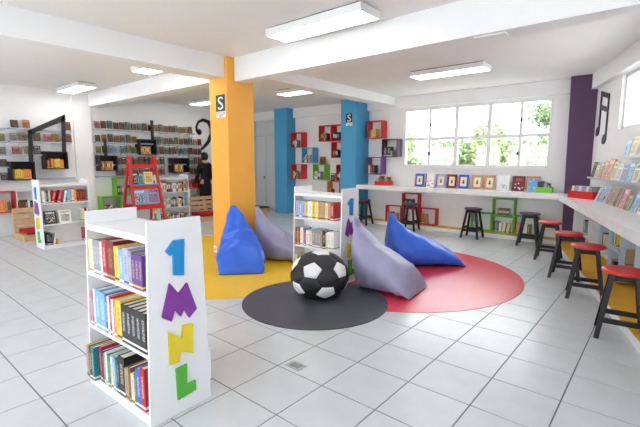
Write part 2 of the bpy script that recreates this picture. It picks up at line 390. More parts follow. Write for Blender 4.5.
# ------------------------------------------------------------------ outside
gd = put('ground_outside', MB().box(-30, 30, YB+.3, 45, -.5, -.4).mesh('ground_outside', groundm)); gd['kind'] = 'structure'; gd['label'] = 'ground outside the window, made pale to bounce light indoors'
def bush(label, x, y, z0, h, w, n, m, seed, name='leafy_bush'):
    rnd = random.Random(seed); t = thing(name, label, 'tree' if h > 3 else 'bush', (x, y, -.4), 0, 'greenery outside the window')
    mb = MB(); mb.lathe([(.07, 0), (.05, h*.7)], 8)
    put('trunk', mb.mesh('trunk', bark), t)
    cl = [(rnd.uniform(-w, w)*.6, rnd.uniform(-w, w)*.4, rnd.uniform(z0+.2, h), rnd.uniform(.3, .6)*w) for _ in range(14)]
    V = []; F = []
    for _ in range(n):
        cx, cy, cz, cr = rnd.choice(cl); v = Vector((rnd.gauss(0, 1), rnd.gauss(0, 1), rnd.gauss(0, 1))).normalized()*cr*rnd.uniform(.6, 1)
        c = Vector((cx, cy, cz))+v; c.z = max(.05, c.z)
        a = Vector((rnd.gauss(0, 1), rnd.gauss(0, 1), rnd.gauss(0, 1))).normalized()*.07; b = a.orthogonal().normalized()*.035
        k = len(V); V += [c-a, c+b, c+a, c-b]; F.append((k, k+1, k+2, k+3))
    me = bpy.data.meshes.new('foliage'); me.from_pydata([tuple(v) for v in V], [], F); me.materials.append(m)
    f = put('foliage', me, t); f['kind'] = 'stuff'
bush('low leafy bush outside the leftmost panes of the back window', -5.1, 10.4, .3, 2.75, 1.15, 9000, leafm, 1)
bush('leafy bush seen through the lower second window pane', -3.3, 10.4, .3, 2.7, 1.1, 9000, leafd, 2)
bush('round bush seen through the middle lower window pane', -1.5, 10.4, .3, 2.7, 1.1, 9000, leafm, 3)
bush('tall pale tree seen through the right half of the back window', -.2, 13.2, 1.2, 4.1, 1.5, 9000, leafd, 4, 'broadleaf_tree')
bush('bushy shrub outside the rightmost panes of the back window', .3, 10.4, .3, 2.75, 1.1, 9000, leafm, 6)

# ------------------------------------------------------------------ ceiling lamps
def lamp(label, x, y, l=1.22, w=.34):
    t = thing('ceiling_lamp', label, 'ceiling lamp', (x, y, ZC), 0, 'flat rectangular ceiling lamps')
    boxpart('mounting_plate', t, blackbox, -l/2+.02, l/2-.02, -w/2+.02, w/2-.02, -.012, 0)
    boxpart('housing', t, lampbody, -l/2, l/2, -w/2, w/2, -.09, -.012, bevel=.004)
    boxpart('diffuser', t, lampglow, -l/2+.02, l/2-.02, -w/2+.02, w/2-.02, -.0935, -.0895)
lamp('large ceiling lamp nearest the viewer, in front of the beam', -.87, 1.52, 1.36, .36)
lamp('ceiling lamp in front of the back window', -.74, 4.74, 1.28, .38)
lamp('ceiling lamp between the yellow pillar and the far blue pillar', -4.02, 4.6, 1.1, .36)
lamp('ceiling lamp just left of the yellow pillar top', -4.12, 1.42, 1.2, .36)
lamp('ceiling lamp at the far left above the music note shelf', -7.4, 1.36, 1.2, .36)
lamp('ceiling lamp half hidden behind the yellow pillar', -6.95, 4.3, 1.2, .36)

# ------------------------------------------------------------------ floor vinyl discs
def disc(name, label, m, x, y, r, z):
    t = put(name, MB().lathe([(r, -.003), (r, z-.001), (r-.002, z)], 96).mesh(name, m, smooth=False), None, (x, y, 0.0031))
    return tag(t, label, 'floor mat')
disc('floor_mat', 'large round red ribbed floor mat under the blue beanbag', rug_red, -.79, 3.13, 1.76, .001)
disc('floor_mat', 'large round yellow floor mat around the pillar', rug_yel, -3.22, 2.15, 2.17, .003)
disc('floor_mat', 'round charcoal floor mat under the football pouf', rug_black, -.76, 1.33, .83, .0055)
ob = thing('floor_outlet', 'small steel floor outlet cover set in a tile', 'outlet', (.11, .09, .0), 0)
boxpart('plate', ob, chrome, -.075, .075, -.05, .05, 0, .004, bevel=.001)
boxpart('flap', ob, mat('outlet_grey', (140, 145, 145), .5), -.045, .045, -.03, .03, .004, .007, bevel=.001)

# ------------------------------------------------------------------ worktop (tiled, L-shaped)
wt = thing('worktop', 'long white tiled counter running along the back and right walls', 'counter', (0, 0, 0))
core = MB(); core.box(-3.87, .70, 6.55, YB, .905, .99)
def rq(ya, yb, fa, fb, z0, z1, mb=None, inset=0):
    """quad slab of the slanted counter between Y=ya (far) and yb (near), across fractions fa..fb of its depth"""
    mb = mb or MB()
    def P(Y, f): return (fx(Y)+(wxr(Y)-fx(Y))*f)
    ya -= inset; yb += inset
    i = inset/.6
    q = [(P(yb, fa+i), yb), (P(yb, fb-i), yb), (P(ya, fb-i), ya), (P(ya, fa+i), ya)]
    return mb.quadbox([(x, y, z0) for x, y in q] + [(x, y, z1) for x, y in q])
rq(6.55, .4, .0, 1, .905, .99, core); core.quadbox([(fx(6.55), 6.55, .905), (wxr(6.55), 6.55, .905), (1.14, 6.79, .905), (.70, 6.79, .905), (fx(6.55), 6.55, .99), (wxr(6.55), 6.55, .99), (1.14, 6.79, .99), (.70, 6.79, .99)])
put('slab', core.mesh('slab', cgrout), wt)
n = 15; x0 = -3.87; dx = (.70-x0)/n; e = .0018
tt = MB().box(-dx/2+e, dx/2-e, -.1375+e, .1375-e, 0, .01).mesh('tile', ctile)
te = MB().box(-dx/2+e, dx/2-e, -.008, 0, -.095, .01).mesh('tile', ctile)
for k in range(n):
    xc = x0+dx*(k+.5)
    for r in range(2): put('tile', tt, wt, (xc, 6.55+.1375+.275*r, .99))
    put('tile', te, wt, (xc, 6.55, .99))
put('tile', MB().prism([(.70+e, 6.55), (wxr(6.55)-e, 6.55), (1.14, 6.79), (.70+e, 6.79)], lambda p, k: (p[0], p[1], .99+.01*k)).mesh('tile', ctile), wt)
Y = 6.55; kk = 0
while Y > .5:
    yb = Y-.3
    for a, b in ((0, .5), (.5, 1)): put('tile', rq(Y, yb, a, b, .99, 1.0, inset=e).mesh('tile', ctile), wt)
    m = MB(); A, B = Vector((fx(Y-e), Y-e, 0)), Vector((fx(yb+e), yb+e, 0)); nn = Vector((-1, -.32, 0)).normalized()*.008
    m.quadbox([A+nn+Vector((0, 0, .895)), B+nn+Vector((0, 0, .895)), B+Vector((0, 0, .895)), A+Vector((0, 0, .895)), A+nn+Vector((0, 0, 1)), B+nn+Vector((0, 0, 1)), B+Vector((0, 0, 1)), A+Vector((0, 0, 1))])
    put('tile', m.mesh('tile', ctile), wt); Y = yb

# ------------------------------------------------------------------ stools
seat_me = {}
def stool(label, x, y, rz, sm, group):
    t = thing('stool', label, 'stool', (x, y, 0), rz, group)
    if sm.name not in seat_me:
        seat_me[sm.name] = MB().lathe([(.10, .595), (.165, .595), (.178, .602), (.18, .615), (.172, .628), (.15, .632), (.05, .63)], 32).mesh('seat', sm, smooth=True)
    put('seat', seat_me[sm.name], t)
    if 'leg' not in seat_me:
        for sx in (-1, 1):
            for sy in (-1, 1):
                seat_me['leg', sx, sy] = MB().bar((sx*.175, sy*.175, 0), (sx*.09, sy*.09, .596), .021, .021).mesh('leg', blackw, bevel=.005)
        seat_me['leg'] = 1
        def at(z): return .175-.085*z/.596
        for i, (z, h) in enumerate(((.17, .045), (.22, .045))):
            a = at(z)
            if i == 0: seat_me['sx'] = [MB().box(-a, a, s*a-.012, s*a+.012, z-h/2, z+h/2).mesh('stretcher', blackw) for s in (-1, 1)]
            else: seat_me['sy'] = [MB().box(s*a-.012, s*a+.012, -a, a, z-h/2, z+h/2).mesh('stretcher', blackw) for s in (-1, 1)]
        a = at(.56); ap = MB()
        for s in (-1, 1): ap.box(-a, a, s*a-.01, s*a+.01, .535, .595); ap.box(s*a-.01, s*a+.01, -a, a, .535, .595)
        seat_me['ap'] = ap.mesh('apron', blackw)
    for sx in (-1, 1):
        for sy in (-1, 1): put('leg', seat_me['leg', sx, sy], t)
    for q in seat_me['sx']+seat_me['sy']: put('stretcher', q, t)
    put('apron', seat_me['ap'], t)
ra = -math.atan(.34)
for lab, x, y, a in (('black stool with red seat, nearest the viewer at the right edge', 2.0, 2.44, .1), ('second red-topped black stool from the right edge of the picture', 1.58, 3.54, .15),
                     ('third red-topped black stool from the right, beside the yellow plinth', 1.24, 4.37, .05), ('red-topped black stool furthest back, next to a purple-topped stool', .82, 5.4, .1)):
    stool(lab, x, y, a, redseat, 'red-topped stools along the right counter')
for lab, x, y, a in (('purple-topped black stool in the corner beside the red-topped stools', .27, 6.42, .1), ('purple-topped black stool in front of the green cube shelves', -.84, 6.50, .0),
                     ('purple-topped black stool in front of the red cube shelves', -2.31, 6.52, .12), ('purple-topped black stool beside the blue pillar', -3.62, 6.54, .1)):
    stool(lab, x, y, a, purseat, 'purple-topped stools along the back counter')

# ------------------------------------------------------------------ books
def unit_spine():
    m = MB(); m.box(-.5, .5, 0, .03, 0, 1).box(-.5, -.42, .03, 1, 0, 1).box(.42, .5, .03, 1, 0, 1).box(-.42, .42, .03, .97, .015, .98, 1)
    return m.mesh('book', [lac, paper])
def unit_front():
    m = MB(); m.box(-.5, .5, 0, .15, 0, 1).box(-.5, .5, .85, 1, 0, 1).box(-.5, -.46, .15, .85, 0, 1).box(-.46, .48, .15, .85, .015, .985, 1)
    return m.mesh('book', [lac, paper])
US, UF = unit_spine(), unit_front()
SMALLMB = MB(); SMALLM = []
SMALLKEYS = ('beside the ladder', 'box left of the ladder', 'box above the ladder', 'box right of the ladder', 'cube left of the ladder', 'cube behind the ladder', 'white cube under the red', 'by the far pillar', 'light blue cube', 'lower red cube', 'green wall cube', 'paired red cube', 'under the pair', 'low red cube', 'orange cube', 'small red tray', 'lowest ledge behind', 'fourth ledge behind')
def small_book(style, col, w, d, h, loc, rot):
    from mathutils import Euler
    Mx = Matrix.Translation(loc) @ Euler(rot).to_matrix().to_4x4() @ Matrix.Diagonal((w, d, h, 1))
    def mi(m):
        if m not in SMALLM: SMALLM.append(m)
        return SMALLM.index(m)
    cm = mi(mat(('darkened_cover_' if style == 'darkened' else 'plain_cover_')+col.replace(' ', '_'), [v*(.72 if style == 'darkened' else 1) for v in BC[col]], .45, .5, .05, 20)); am = mi(mat('plain_cover_'+ACC[col].replace(' ', '_'), BC[ACC[col]], .45, .5, .05, 20)); pm = mi(paper)  # left-wall covers take a darker tone of the same colour
    if style == 'spine': bx = ((-.5, .5, 0, .95, 0, 1, cm), (-.42, .42, .05, .97, .5, 1.01, pm), (-.3, .3, -.01, .02, .35, .8, am))
    else: bx = ((-.5, .5, 0, 1, 0, 1, cm), (-.3, .25, -.06, .1, .2, .6, mi(mat('plain_cover_brown', BC['brown'], .45, .5, .05, 20))), (-.38, .38, -.06, .1, .78, .88, am))
    for b in bx:
        n = len(SMALLMB.v); SMALLMB.box(*b); SMALLMB.v[n:] = [tuple(Mx @ Vector(p)) for p in SMALLMB.v[n:]]
def book(style, col, label, w, d, h, loc, rz, group, lean=0, roll=0, cat='book', name='book'):
    if name == 'book' and any(k in label for k in SMALLKEYS): return small_book(style, col, w, d, h, loc, (-lean, roll, rz))
    o = put(name, US if style == 'spine' else UF, None, loc, 0, (-lean, roll, rz), (w, d, h))
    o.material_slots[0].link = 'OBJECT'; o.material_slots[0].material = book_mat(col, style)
    return tag(o, label, cat, group)
def loc2(root, rz, x, y, z=0):
    return (root[0]+math.cos(rz)*x-math.sin(rz)*y, root[1]+math.sin(rz)*x+math.cos(rz)*y, root[2]+z)
def shelf_row(desc, root, rz, x, z, yf, items, group, dirx=1, side=-1, first=1, st=1.0):
    """upright books left to right as seen from the front; items (colour, thickness, height, depth[, lean])"""
    rr = rz if side < 0 else rz+PI
    for k, it in enumerate(items):
        c, t, h, d = it[:4]; t *= st; x += dirx*t/2
        book('spine', c, '%s %s book, %s from left %s' % ('slim' if t < .028 else 'thick' if t > .048 else 'upright', c, ORD[k+first], desc), t-.001, d, h,
             loc2(root, rz, x, side*yf, z), rr, group, 0, (it[4] if len(it) > 4 else 0))
        x += dirx*t/2 + (dirx*abs(math.sin(it[4]))*h*.9 if len(it) > 4 else 0)

# ------------------------------------------------------------------ A-frame bookcases with letters 1 M N L
LET = {'one': [(-.077, 1.063), (-.02, 1.122), (.048, 1.121), (.038, .894), (-.03, .909), (-.03, 1.042), (-.051, 1.033)],
       'M': [(-.06, .866), (-.003, .785), (.058, .842), (.121, .658), (.065, .612), (.03, .676), (.003, .638), (-.034, .691), (-.061, .625), (-.119, .667)],
       'N': [(-.082, .563), (.006, .497), (.017, .576), (.09, .563), (.081, .37), (-.006, .412), (-.017, .346), (-.084, .354)],
       'L': [(-.043, .31), (.034, .315), (.03, .177), (.093, .179), (.094, .113), (-.037, .101)]}
LC = {'one': ('letter blue', (30, 140, 205)), 'M': ('letter purple', (128, 56, 150)), 'N': ('letter yellow', (228, 204, 50)), 'L': ('letter green', (86, 178, 62))}
BL, BH = .82, 1.25
def hw(z): return .2205-.039*z/BH
SH = (.075, .45, .83)
def bookcase(label, root, rz):
    t = thing('bookcase', label, 'bookcase', root, rz, 'white bookcases with coloured letters')
    for x in (-BL, -.018):
        ep = put('end_panel', MB().prism([(-hw(0), 0), (hw(0), 0), (hw(BH), BH), (-hw(BH), BH)], lambda p, k: (x+.018*k, p[0], p[1])).mesh('end_panel', lac, bevel=.002), t)
    X0, X1 = -BL+.0185, -.0185
    boxpart('top_board', t, lac, X0, X1, -hw(1.15), hw(1.15), 1.125, 1.165)
    for z in SH: boxpart('shelf', t, lac, X0, X1, -hw(z), hw(z), z-.022, z)
    boxpart('divider', t, lac, X0, X1, -.008, .008, SH[0], 1.125)
    m = MB(); m.box(X0, X1, -hw(0)+.01, -hw(0)+.025, 0, SH[0]-.022); m.box(X0, X1, hw(0)-.025, hw(0)-.01, 0, SH[0]-.022)
    put('toe_board', m.mesh('toe_board', lac), t)
    for k, P in LET.items():
        nm, c = LC[k]
        o = put('letter', MB().prism(P, lambda p, q: (.0002+.016*q, p[0], p[1])).mesh('letter', mat(nm.replace(' ', '_'), c, .5, .4, .03)), ep)
        o['label'] = {'one': 'blue numeral 1', 'M': 'purple letter M', 'N': 'yellow letter N', 'L': 'green letter L'}[k]
    return t
rA, zA = (-.03, -.815, 0), .029
bookcase('white bookcase nearest the viewer with big letters on its end panel', rA, zA)
G = 'books in the nearest white bookcase'; dA = 'on the %s shelf of the nearest bookcase'
shelf_row(dA % 'top', rA, zA, -.775, SH[2], hw(.83)-.005, [('pale yellow', .03, .235, .14), ('white', .018, .235, .14), ('grey', .022, .235, .15), ('grey', .022, .235, .15), ('grey', .022, .235, .15), ('grey', .022, .235, .15), ('white', .02, .235, .16),
      ('red', .045, .25, .165), ('dark red', .085, .255, .17), ('yellow', .045, .23, .16), ('light blue', .045, .22, .16), ('lavender', .05, .235, .165), ('grey', .03, .225, .15), ('purple', .032, .215, .15), ('purple', .032, .215, .15), ('purple', .032, .215, .15)], G, st=1.29)
shelf_row(dA % 'middle', rA, zA, -.785, SH[1], hw(.45)-.005, [('pink', .026, .24, .15), ('teal', .02, .23, .15), ('white', .022, .27, .17), ('light blue', .055, .275, .175), ('light blue', .065, .27, .175), ('blue', .025, .26, .16), ('white', .022, .26, .16), ('red', .024, .265, .17), ('white', .022, .25, .16),
      ('orange', .03, .26, .17), ('yellow', .055, .265, .18), ('black', .048, .25, .17), ('black', .048, .25, .17), ('black', .048, .25, .17), ('black', .048, .25, .17), ('black', .048, .25, .17)], G, st=1.24)
low = [('lavender', .02, .23, .16), ('gold', .03, .24, .18), ('black', .035, .235, .18), ('teal', .035, .24, .175)]
shelf_row(dA % 'bottom', rA, zA, -.80, SH[0], hw(0)+.025, low, G)
shelf_row(dA % 'bottom', rA, zA, -.66, SH[0], hw(.07)-.005, [('red', .028, .25, .17), ('navy', .03, .23, .16), ('grey', .026, .22, .16), ('white', .026, .235, .16), ('teal', .024, .225, .15), ('green', .026, .23, .16), ('cream', .03, .23, .15), ('light blue', .034, .24, .16), ('teal', .024, .225, .15),
      ('black', .028, .24, .17), ('black', .075, .27, .175), ('tan', .05, .21, .16), ('brown', .03, .23, .16), ('cream', .04, .2, .16), ('olive', .024, .215, .15), ('blue', .055, .255, .17), ('red', .05, .275, .18)], G, first=5)
book('spine', 'white', 'white book sticking out of the far side of the nearest bookcase', .04, .2, .24, loc2(rA, zA, -.06, hw(0)+.035, SH[0]), zA+PI, G)

rM, zM = (-.88, 2.17, 0), .02
bookcase('white bookcase behind the football pouf', rM, zM)
G = 'books in the bookcase behind the football pouf'; dM = 'on the %s shelf behind the football'
shelf_row(dM % 'top', rM, zM, -.785, SH[2], hw(.83)-.01, [('lavender', .055, .23, .16), ('light blue', .055, .23, .16), ('lavender', .055, .23, .16), ('yellow', .05, .22, .16), ('white', .075, .235, .16), ('yellow', .055, .23, .16), ('pale yellow', .05, .235, .16), ('tan', .06, .23, .16), ('tan', .06, .23, .16), ('cream', .04, .23, .16), ('tan', .045, .225, .16), ('red', .05, .235, .16)], G)
shelf_row(dM % 'middle', rM, zM, -.785, SH[1], hw(.45)-.01, [('brown', .03, .235, .16), ('orange', .025, .23, .16), ('dark red', .03, .235, .16), ('white', .05, .25, .16), ('light blue', .025, .235, .16), ('red', .03, .215, .16), ('white', .06, .215, .16), ('cream', .05, .205, .16), ('grey', .05, .24, .17), ('grey', .05, .24, .17), ('grey', .045, .24, .17), ('tan', .03, .23, .16), ('black', .055, .235, .16), ('cream', .03, .22, .16), ('white', .05, .235, .16), ('white', .05, .235, .16)], G)
shelf_row(dM % 'bottom', rM, zM, -.785, SH[0], hw(.07)-.01, [('cream', .04, .24, .16), ('green', .03, .22, .16), ('tan', .04, .23, .16)], G)

rL, zL = (-6.42, .22, 0), -PI/2
bookcase('white bookcase in front of the pallet bench at the far left', rL, zL)
G = 'books in the far left bookcase'; dL = 'on the %s shelf of the far left bookcase'
shelf_row(dL % 'top', rL, zL, -.04, SH[2], hw(.83)-.01, [('white', .04, .22, .15), ('grey', .03, .225, .15), ('black', .03, .23, .15), ('cream', .03, .22, .15), ('red', .05, .23, .15, .25), ('red', .05, .23, .15, .25), ('white', .03, .22, .15, .2), ('light blue', .04, .23, .15), ('lavender', .04, .23, .15), ('cream', .04, .23, .15), ('orange', .04, .24, .15), ('dark red', .05, .22, .15), ('dark red', .05, .22, .15), ('dark red', .05, .22, .15)], G, -1, 1)
for c, x, w in (('black', -.16, .2), ('white', -.40, .2)):
    book('front', c, '%s book propped face-out on the middle shelf of the far left bookcase' % c, w, .02, .24, loc2(rL, zL, x, .16, SH[1]), zL+PI, G, .25)
shelf_row(dL % 'middle', rL, zL, -.68, SH[1], hw(.45)-.01, [('cream', .03, .24, .15), ('dark red', .04, .25, .15), ('white', .03, .24, .15)], G, -1, 1, 3)
shelf_row(dL % 'bottom', rL, zL, -.06, SH[0], hw(.07)-.01, [('black', .03, .24, .15), ('black', .03, .23, .15), ('navy', .03, .2, .15), ('white', .03, .2, .15, .2), ('yellow', .025, .1, .15)], G, -1, 1)
book('spine', 'red', 'red book, last on the bottom shelf of the far left bookcase', .04, .15, .25, loc2(rL, zL, -.7, hw(0)-.01, SH[0]), zL+PI, G)

rR, zR = (-7.3, 2.93, 0), -PI/2
bookcase('white bookcase standing beside the red ladder shelf', rR, zR)
G = 'books in the bookcase beside the ladder'; dR = 'on the %s shelf beside the ladder'
mixd = ['cream', 'grey', 'white', 'white', 'teal', 'tan', 'navy', 'orange', 'white', 'brown', 'light blue', 'red', 'white', 'black', 'cream', 'green']
for z, nm, n in ((SH[2], 'top', 16), (SH[1], 'middle', 15), (SH[0], 'bottom', 16)):
    rnd = random.Random(n+int(z*100))
    shelf_row(dR % nm, rR, zR, -.03, z, hw(z)-.01, [(rnd.choice(mixd), rnd.uniform(.034, .054), rnd.uniform(.19, .25), .15) for _ in range(n)], G, -1, 1)

# ------------------------------------------------------------------ cube shelves on and under the walls
def cube_shelf(label, loc, rz, w, h, d, m, group, back=True, name='cube_shelf', tk=.018, inner=None):
    t = thing(name, label, 'cube shelf', loc, rz, group)
    boxpart('top_panel', t, m, -w/2, w/2, -d, 0, h-tk, h); boxpart('bottom_panel', t, m, -w/2, w/2, -d, 0, 0, tk)
    boxpart('side_panel', t, m, -w/2, -w/2+tk, -d, 0, tk, h-tk); boxpart('side_panel', t, m, w/2-tk, w/2, -d, 0, tk, h-tk)
    if back: boxpart('back_panel', t, inner or white_wall, -w/2+tk, w/2-tk, -.01, 0, tk, h-tk)
    return t
def fill(desc, loc, rz, w, d, items, group, tk=.018, x0=None):
    """a few upright books standing in a cube, spines to the room"""
    x = -w/2+tk+.02 if x0 is None else x0
    for k, (c, t, h, *l) in enumerate(items):
        x += t/2
        book('spine', c, '%s %s book, %s %s' % ('tall' if h > .21 else 'small', c, 'alone' if len(items) == 1 else ORD[k+1]+' from left', desc), t-.001, min(.15, d-.045), h, loc2(loc, rz, x, -d+.03, tk), rz, group, 0, l[0] if l else 0)
        x += t/2 + (abs(math.sin(l[0]))*h if l else 0)
CW = .44; CD = .25; G = 'cube shelves on the back wall'
def bk(x, z): return (x, YB, z)
# right of the blue pillar
for lab, x, z, m, its, d in (
    ('red cube shelf hanging highest beside the window', -3.55, 2.17, redp, [('brown', .05, .2), ('grey', .06, .2), ('yellow', .1, .22)], 'in the red cube beside the window'),
    ('dark plum cube shelf with a purple side beside the window', -3.10, 1.70, darkp, [('black', .1, .24), ('black', .1, .24), ('grey', .05, .14)], 'in the plum cube beside the window'),
    ('purple cube shelf lowest beside the window, above the counter', -3.55, 1.26, purp, [('cream', .04, .22), ('orange', .03, .23), ('brown', .05, .18), ('navy', .08, .22)], 'in the lowest purple cube beside the window')):
    cube_shelf(lab, bk(x, z), 0, CW, CW, CD, m, G); fill(d, bk(x, z), 0, CW, CD, its, 'books in the cube shelves')
# left of the blue pillar
LCUBES = (('red cube shelf highest beside the far blue pillar', -6.27, 1.99, redp, [('brown', .04, .2), ('black', .06, .22), ('white', .03, .2), ('grey', .06, .2)], 'in the highest red cube by the far pillar'),
    ('light blue cube shelf between the red and green cubes', -5.83, 1.54, bluep, [('brown', .05, .2), ('white', .04, .16), ('cream', .05, .22), ('dark red', .06, .22), ('white', .04, .22)], 'in the light blue cube'),
    ('red cube shelf below the light blue cube, left side', -6.27, 1.06, redp, [('brown', .04, .2), ('white', .05, .22), ('black', .05, .22), ('tan', .06, .18)], 'in the lower red cube'),
    ('green cube shelf on the back wall above the white bookcase', -5.39, 1.06, greenp, [('cream', .05, .22), ('white', .06, .22), ('black', .05, .22), ('grey', .06, .22)], 'in the green wall cube'),
    ('red cube shelf at the top left of the paired red cubes', -5.17, 2.14, redp, [('dark red', .06, .22), ('brown', .06, .22), ('tan', .05, .22), ('dark red', .06, .2)], 'in the left paired red cube'),
    ('red cube shelf at the top beside the near blue pillar', -4.72, 2.14, redp, [('black', .07, .22), ('black', .07, .2), ('navy', .07, .22)], 'in the right paired red cube'),
    ('red cube shelf under the paired red cubes', -4.72, 1.68, redp, [('brown', .06, .2), ('dark red', .06, .22), ('black', .05, .2)], 'in the red cube under the pair'),
    ('red cube shelf half hidden low by the near blue pillar', -4.56, 1.06, redp, [('black', .06, .2), ('grey', .05, .22)], 'in the half hidden low red cube'),
    ('orange cube shelf lowest on the wall by the near blue pillar', -4.86, .60, orgp, [('tan', .05, .2), ('brown', .05, .2)], 'in the orange cube'))
for lab, x, z, m, its, d in LCUBES:
    cube_shelf(lab, bk(x, z), 0, CW if x != -4.56 else .4, CW, CD, m, G); fill(d, bk(x, z), 0, CW, CD, its, 'books in the cube shelves')
book('front', 'dark red', 'small dark red framed picture standing on the green wall cube', .2, .02, .22, (-5.34, YB-.16, 1.5), 0, None, .12, cat='picture', name='framed_picture')
book('front', 'black', 'small dark framed picture standing in front of the orange cube top', .16, .02, .22, (-4.92, YB-.2, 1.04), 0, None, .12, cat='picture', name='framed_picture')
# under the back counter, standing on the plinth
G = 'cube shelves under the back counter'
for lab, x, z, m, its, d in (
    ('red-edged cube shelf under the counter, leftmost', -3.0, .09, redp, [('orange', .06, .2), ('brown', .08, .22), ('red', .07, .18), ('tan', .06, .2)], 'in the leftmost red cube under the counter'),
    ('red-edged cube shelf under the counter, upper middle', -2.54, .46, redp, [('black', .12, .2), ('black', .12, .2)], 'in the upper red cube under the counter'),
    ('red-edged cube shelf under the counter, behind the stool', -2.54, .09, redp, [('dark red', .06, .2), ('white', .05, .22)], 'in the red cube behind the stool'),
    ('red-edged cube shelf under the counter, rightmost of the red ones', -2.08, .09, redp, [('brown', .04, .2), ('orange', .05, .24, -.15), ('tan', .05, .24, -.12)], 'in the rightmost red cube under the counter'),
    ('green-edged cube shelf under the counter, left of the upright one', -.82, .09, greenp, [('grey', .05, .22), ('white', .05, .2)], 'in the left green cube under the counter'),
    ('green-edged cube shelf under the counter, upper middle one', -.37, .46, greenp, [], ''),
    ('green-edged cube shelf under the counter, lower middle one', -.37, .09, greenp, [('navy', .03, .22), ('grey', .04, .22), ('black', .04, .21), ('white', .05, .2), ('cream', .06, .2, .2), ('cream', .05, .2, .15)], 'in the lower green cube'),
    ('green-edged cube shelf under the counter, rightmost one', .08, .09, greenp, [('salmon', .13, .24), ('white', .08, .22), ('olive', .06, .22)], 'in the rightmost green cube')):
    h = .36 if z > .3 or 'behind the stool' in lab or 'lower middle' in lab else .40
    cube_shelf(lab, bk(x, z), 0, CW, h, .17, m, G, back=True); fill(d, bk(x, z), 0, CW, .17, its, 'books in the cubes under the counter')
for k, c in enumerate(('navy', 'cream', 'brown')):
    w = put('book', US, None, (-.37-.12, YB-.15, .478+k*.045), 0, (0, PI/2, 0), (.044, .13, .24)); w.material_slots[0].link = 'OBJECT'; w.material_slots[0].material = book_mat(c, 'spine')
    w.location.z += .022
    tag(w, '%s book lying %s in the upper green cube' % (c, ('at the bottom of the pile', 'in the middle of the pile', 'on top of the pile')[k]), 'book', 'books in the cubes under the counter')
# under the right counter
G = 'white cube shelves under the right counter'
edge_b = mat('pale_blue_edge', (196, 212, 226), .5)
for k, (s, z, h, m, its) in enumerate(((.62, .36, .45, lac, []), (1.2, .40, .49, lac, [('black', .03, .24), ('grey', .03, .22)]), (1.72, .30, .42, lac, [('white', .05, .2)]),
                                  (2.24, .38, .42, edge_b, [('brown', .05, .22), ('cream', .05, .2)]), (2.70, .14, .36, edge_b, [('tan', .06, .2), ('black', .06, .18)]), (2.70, .51, .38, edge_b, [('green', .05, .26), ('cream', .04, .26), ('olive', .05, .26), ('yellow', .04, .24)]), (3.2, .36, .42, edge_b, [('tan', .05, .2)]))):
    lab = ('small white cube shelf beside the purple pillar base', 'tall white box shelf under the right counter, second from the pillar', 'white box shelf under the right counter, third from the pillar', 'blue-edged cube shelf under the right counter, fourth from the pillar',
           'lower blue-edged cube shelf under the right counter, near stool', 'upper blue-edged cube shelf with green books under the right counter', 'blue-edged cube shelf under the right counter, nearest the viewer')[k]
    cube_shelf(lab, tuple(rw(s, .0, z)), RW_ROT, .44, h, .3, m, G); fill('in the %s box under the right counter' % ORD[k+1], tuple(rw(s, 0, z)), RW_ROT, .44, .3, its, 'books under the right counter')

# ------------------------------------------------------------------ things on the back counter
G = 'picture books standing along the back counter'
FR = [(-2.42, -2.19, 'blue', 'pink', 1), (-2.14, -1.93, 'white', 'dark red', 0), (-1.88, -1.66, 'lavender', 'purple', 1), (-1.62, -1.40, 'dark red', 'purple', 1), (-1.36, -1.13, 'blue', 'pink', 1), (-1.06, -.83, 'tan', 'salmon', 1), (-.79, -.57, 'tan', 'salmon', 1),
      (-.52, -.27, 'white', 'white', 0), (-.22, .02, 'dark red', 'dark red', 0), (.05, .30, 'light blue', 'orange', 0)]
labs = ['leftmost blue-framed picture book with pink spine on the back counter', 'white picture book with red spots, second from left on back counter', 'lavender-framed picture book, third from left on the back counter', 'crimson-framed picture book with purple spine on the back counter',
        'blue-framed picture book between the crimson and tan ones', 'left one of the two tan-framed picture books on the counter', 'right one of the two tan-framed picture books on the counter', 'plain white picture book with a faint drawing on the back counter',
        'dark red book with white curls on the back counter', 'sky blue book with orange top beside the green box']
frame_in = mat('picture_cream', (240, 228, 200), .6); mot = mat('picture_figure', (120, 70, 60), .6)
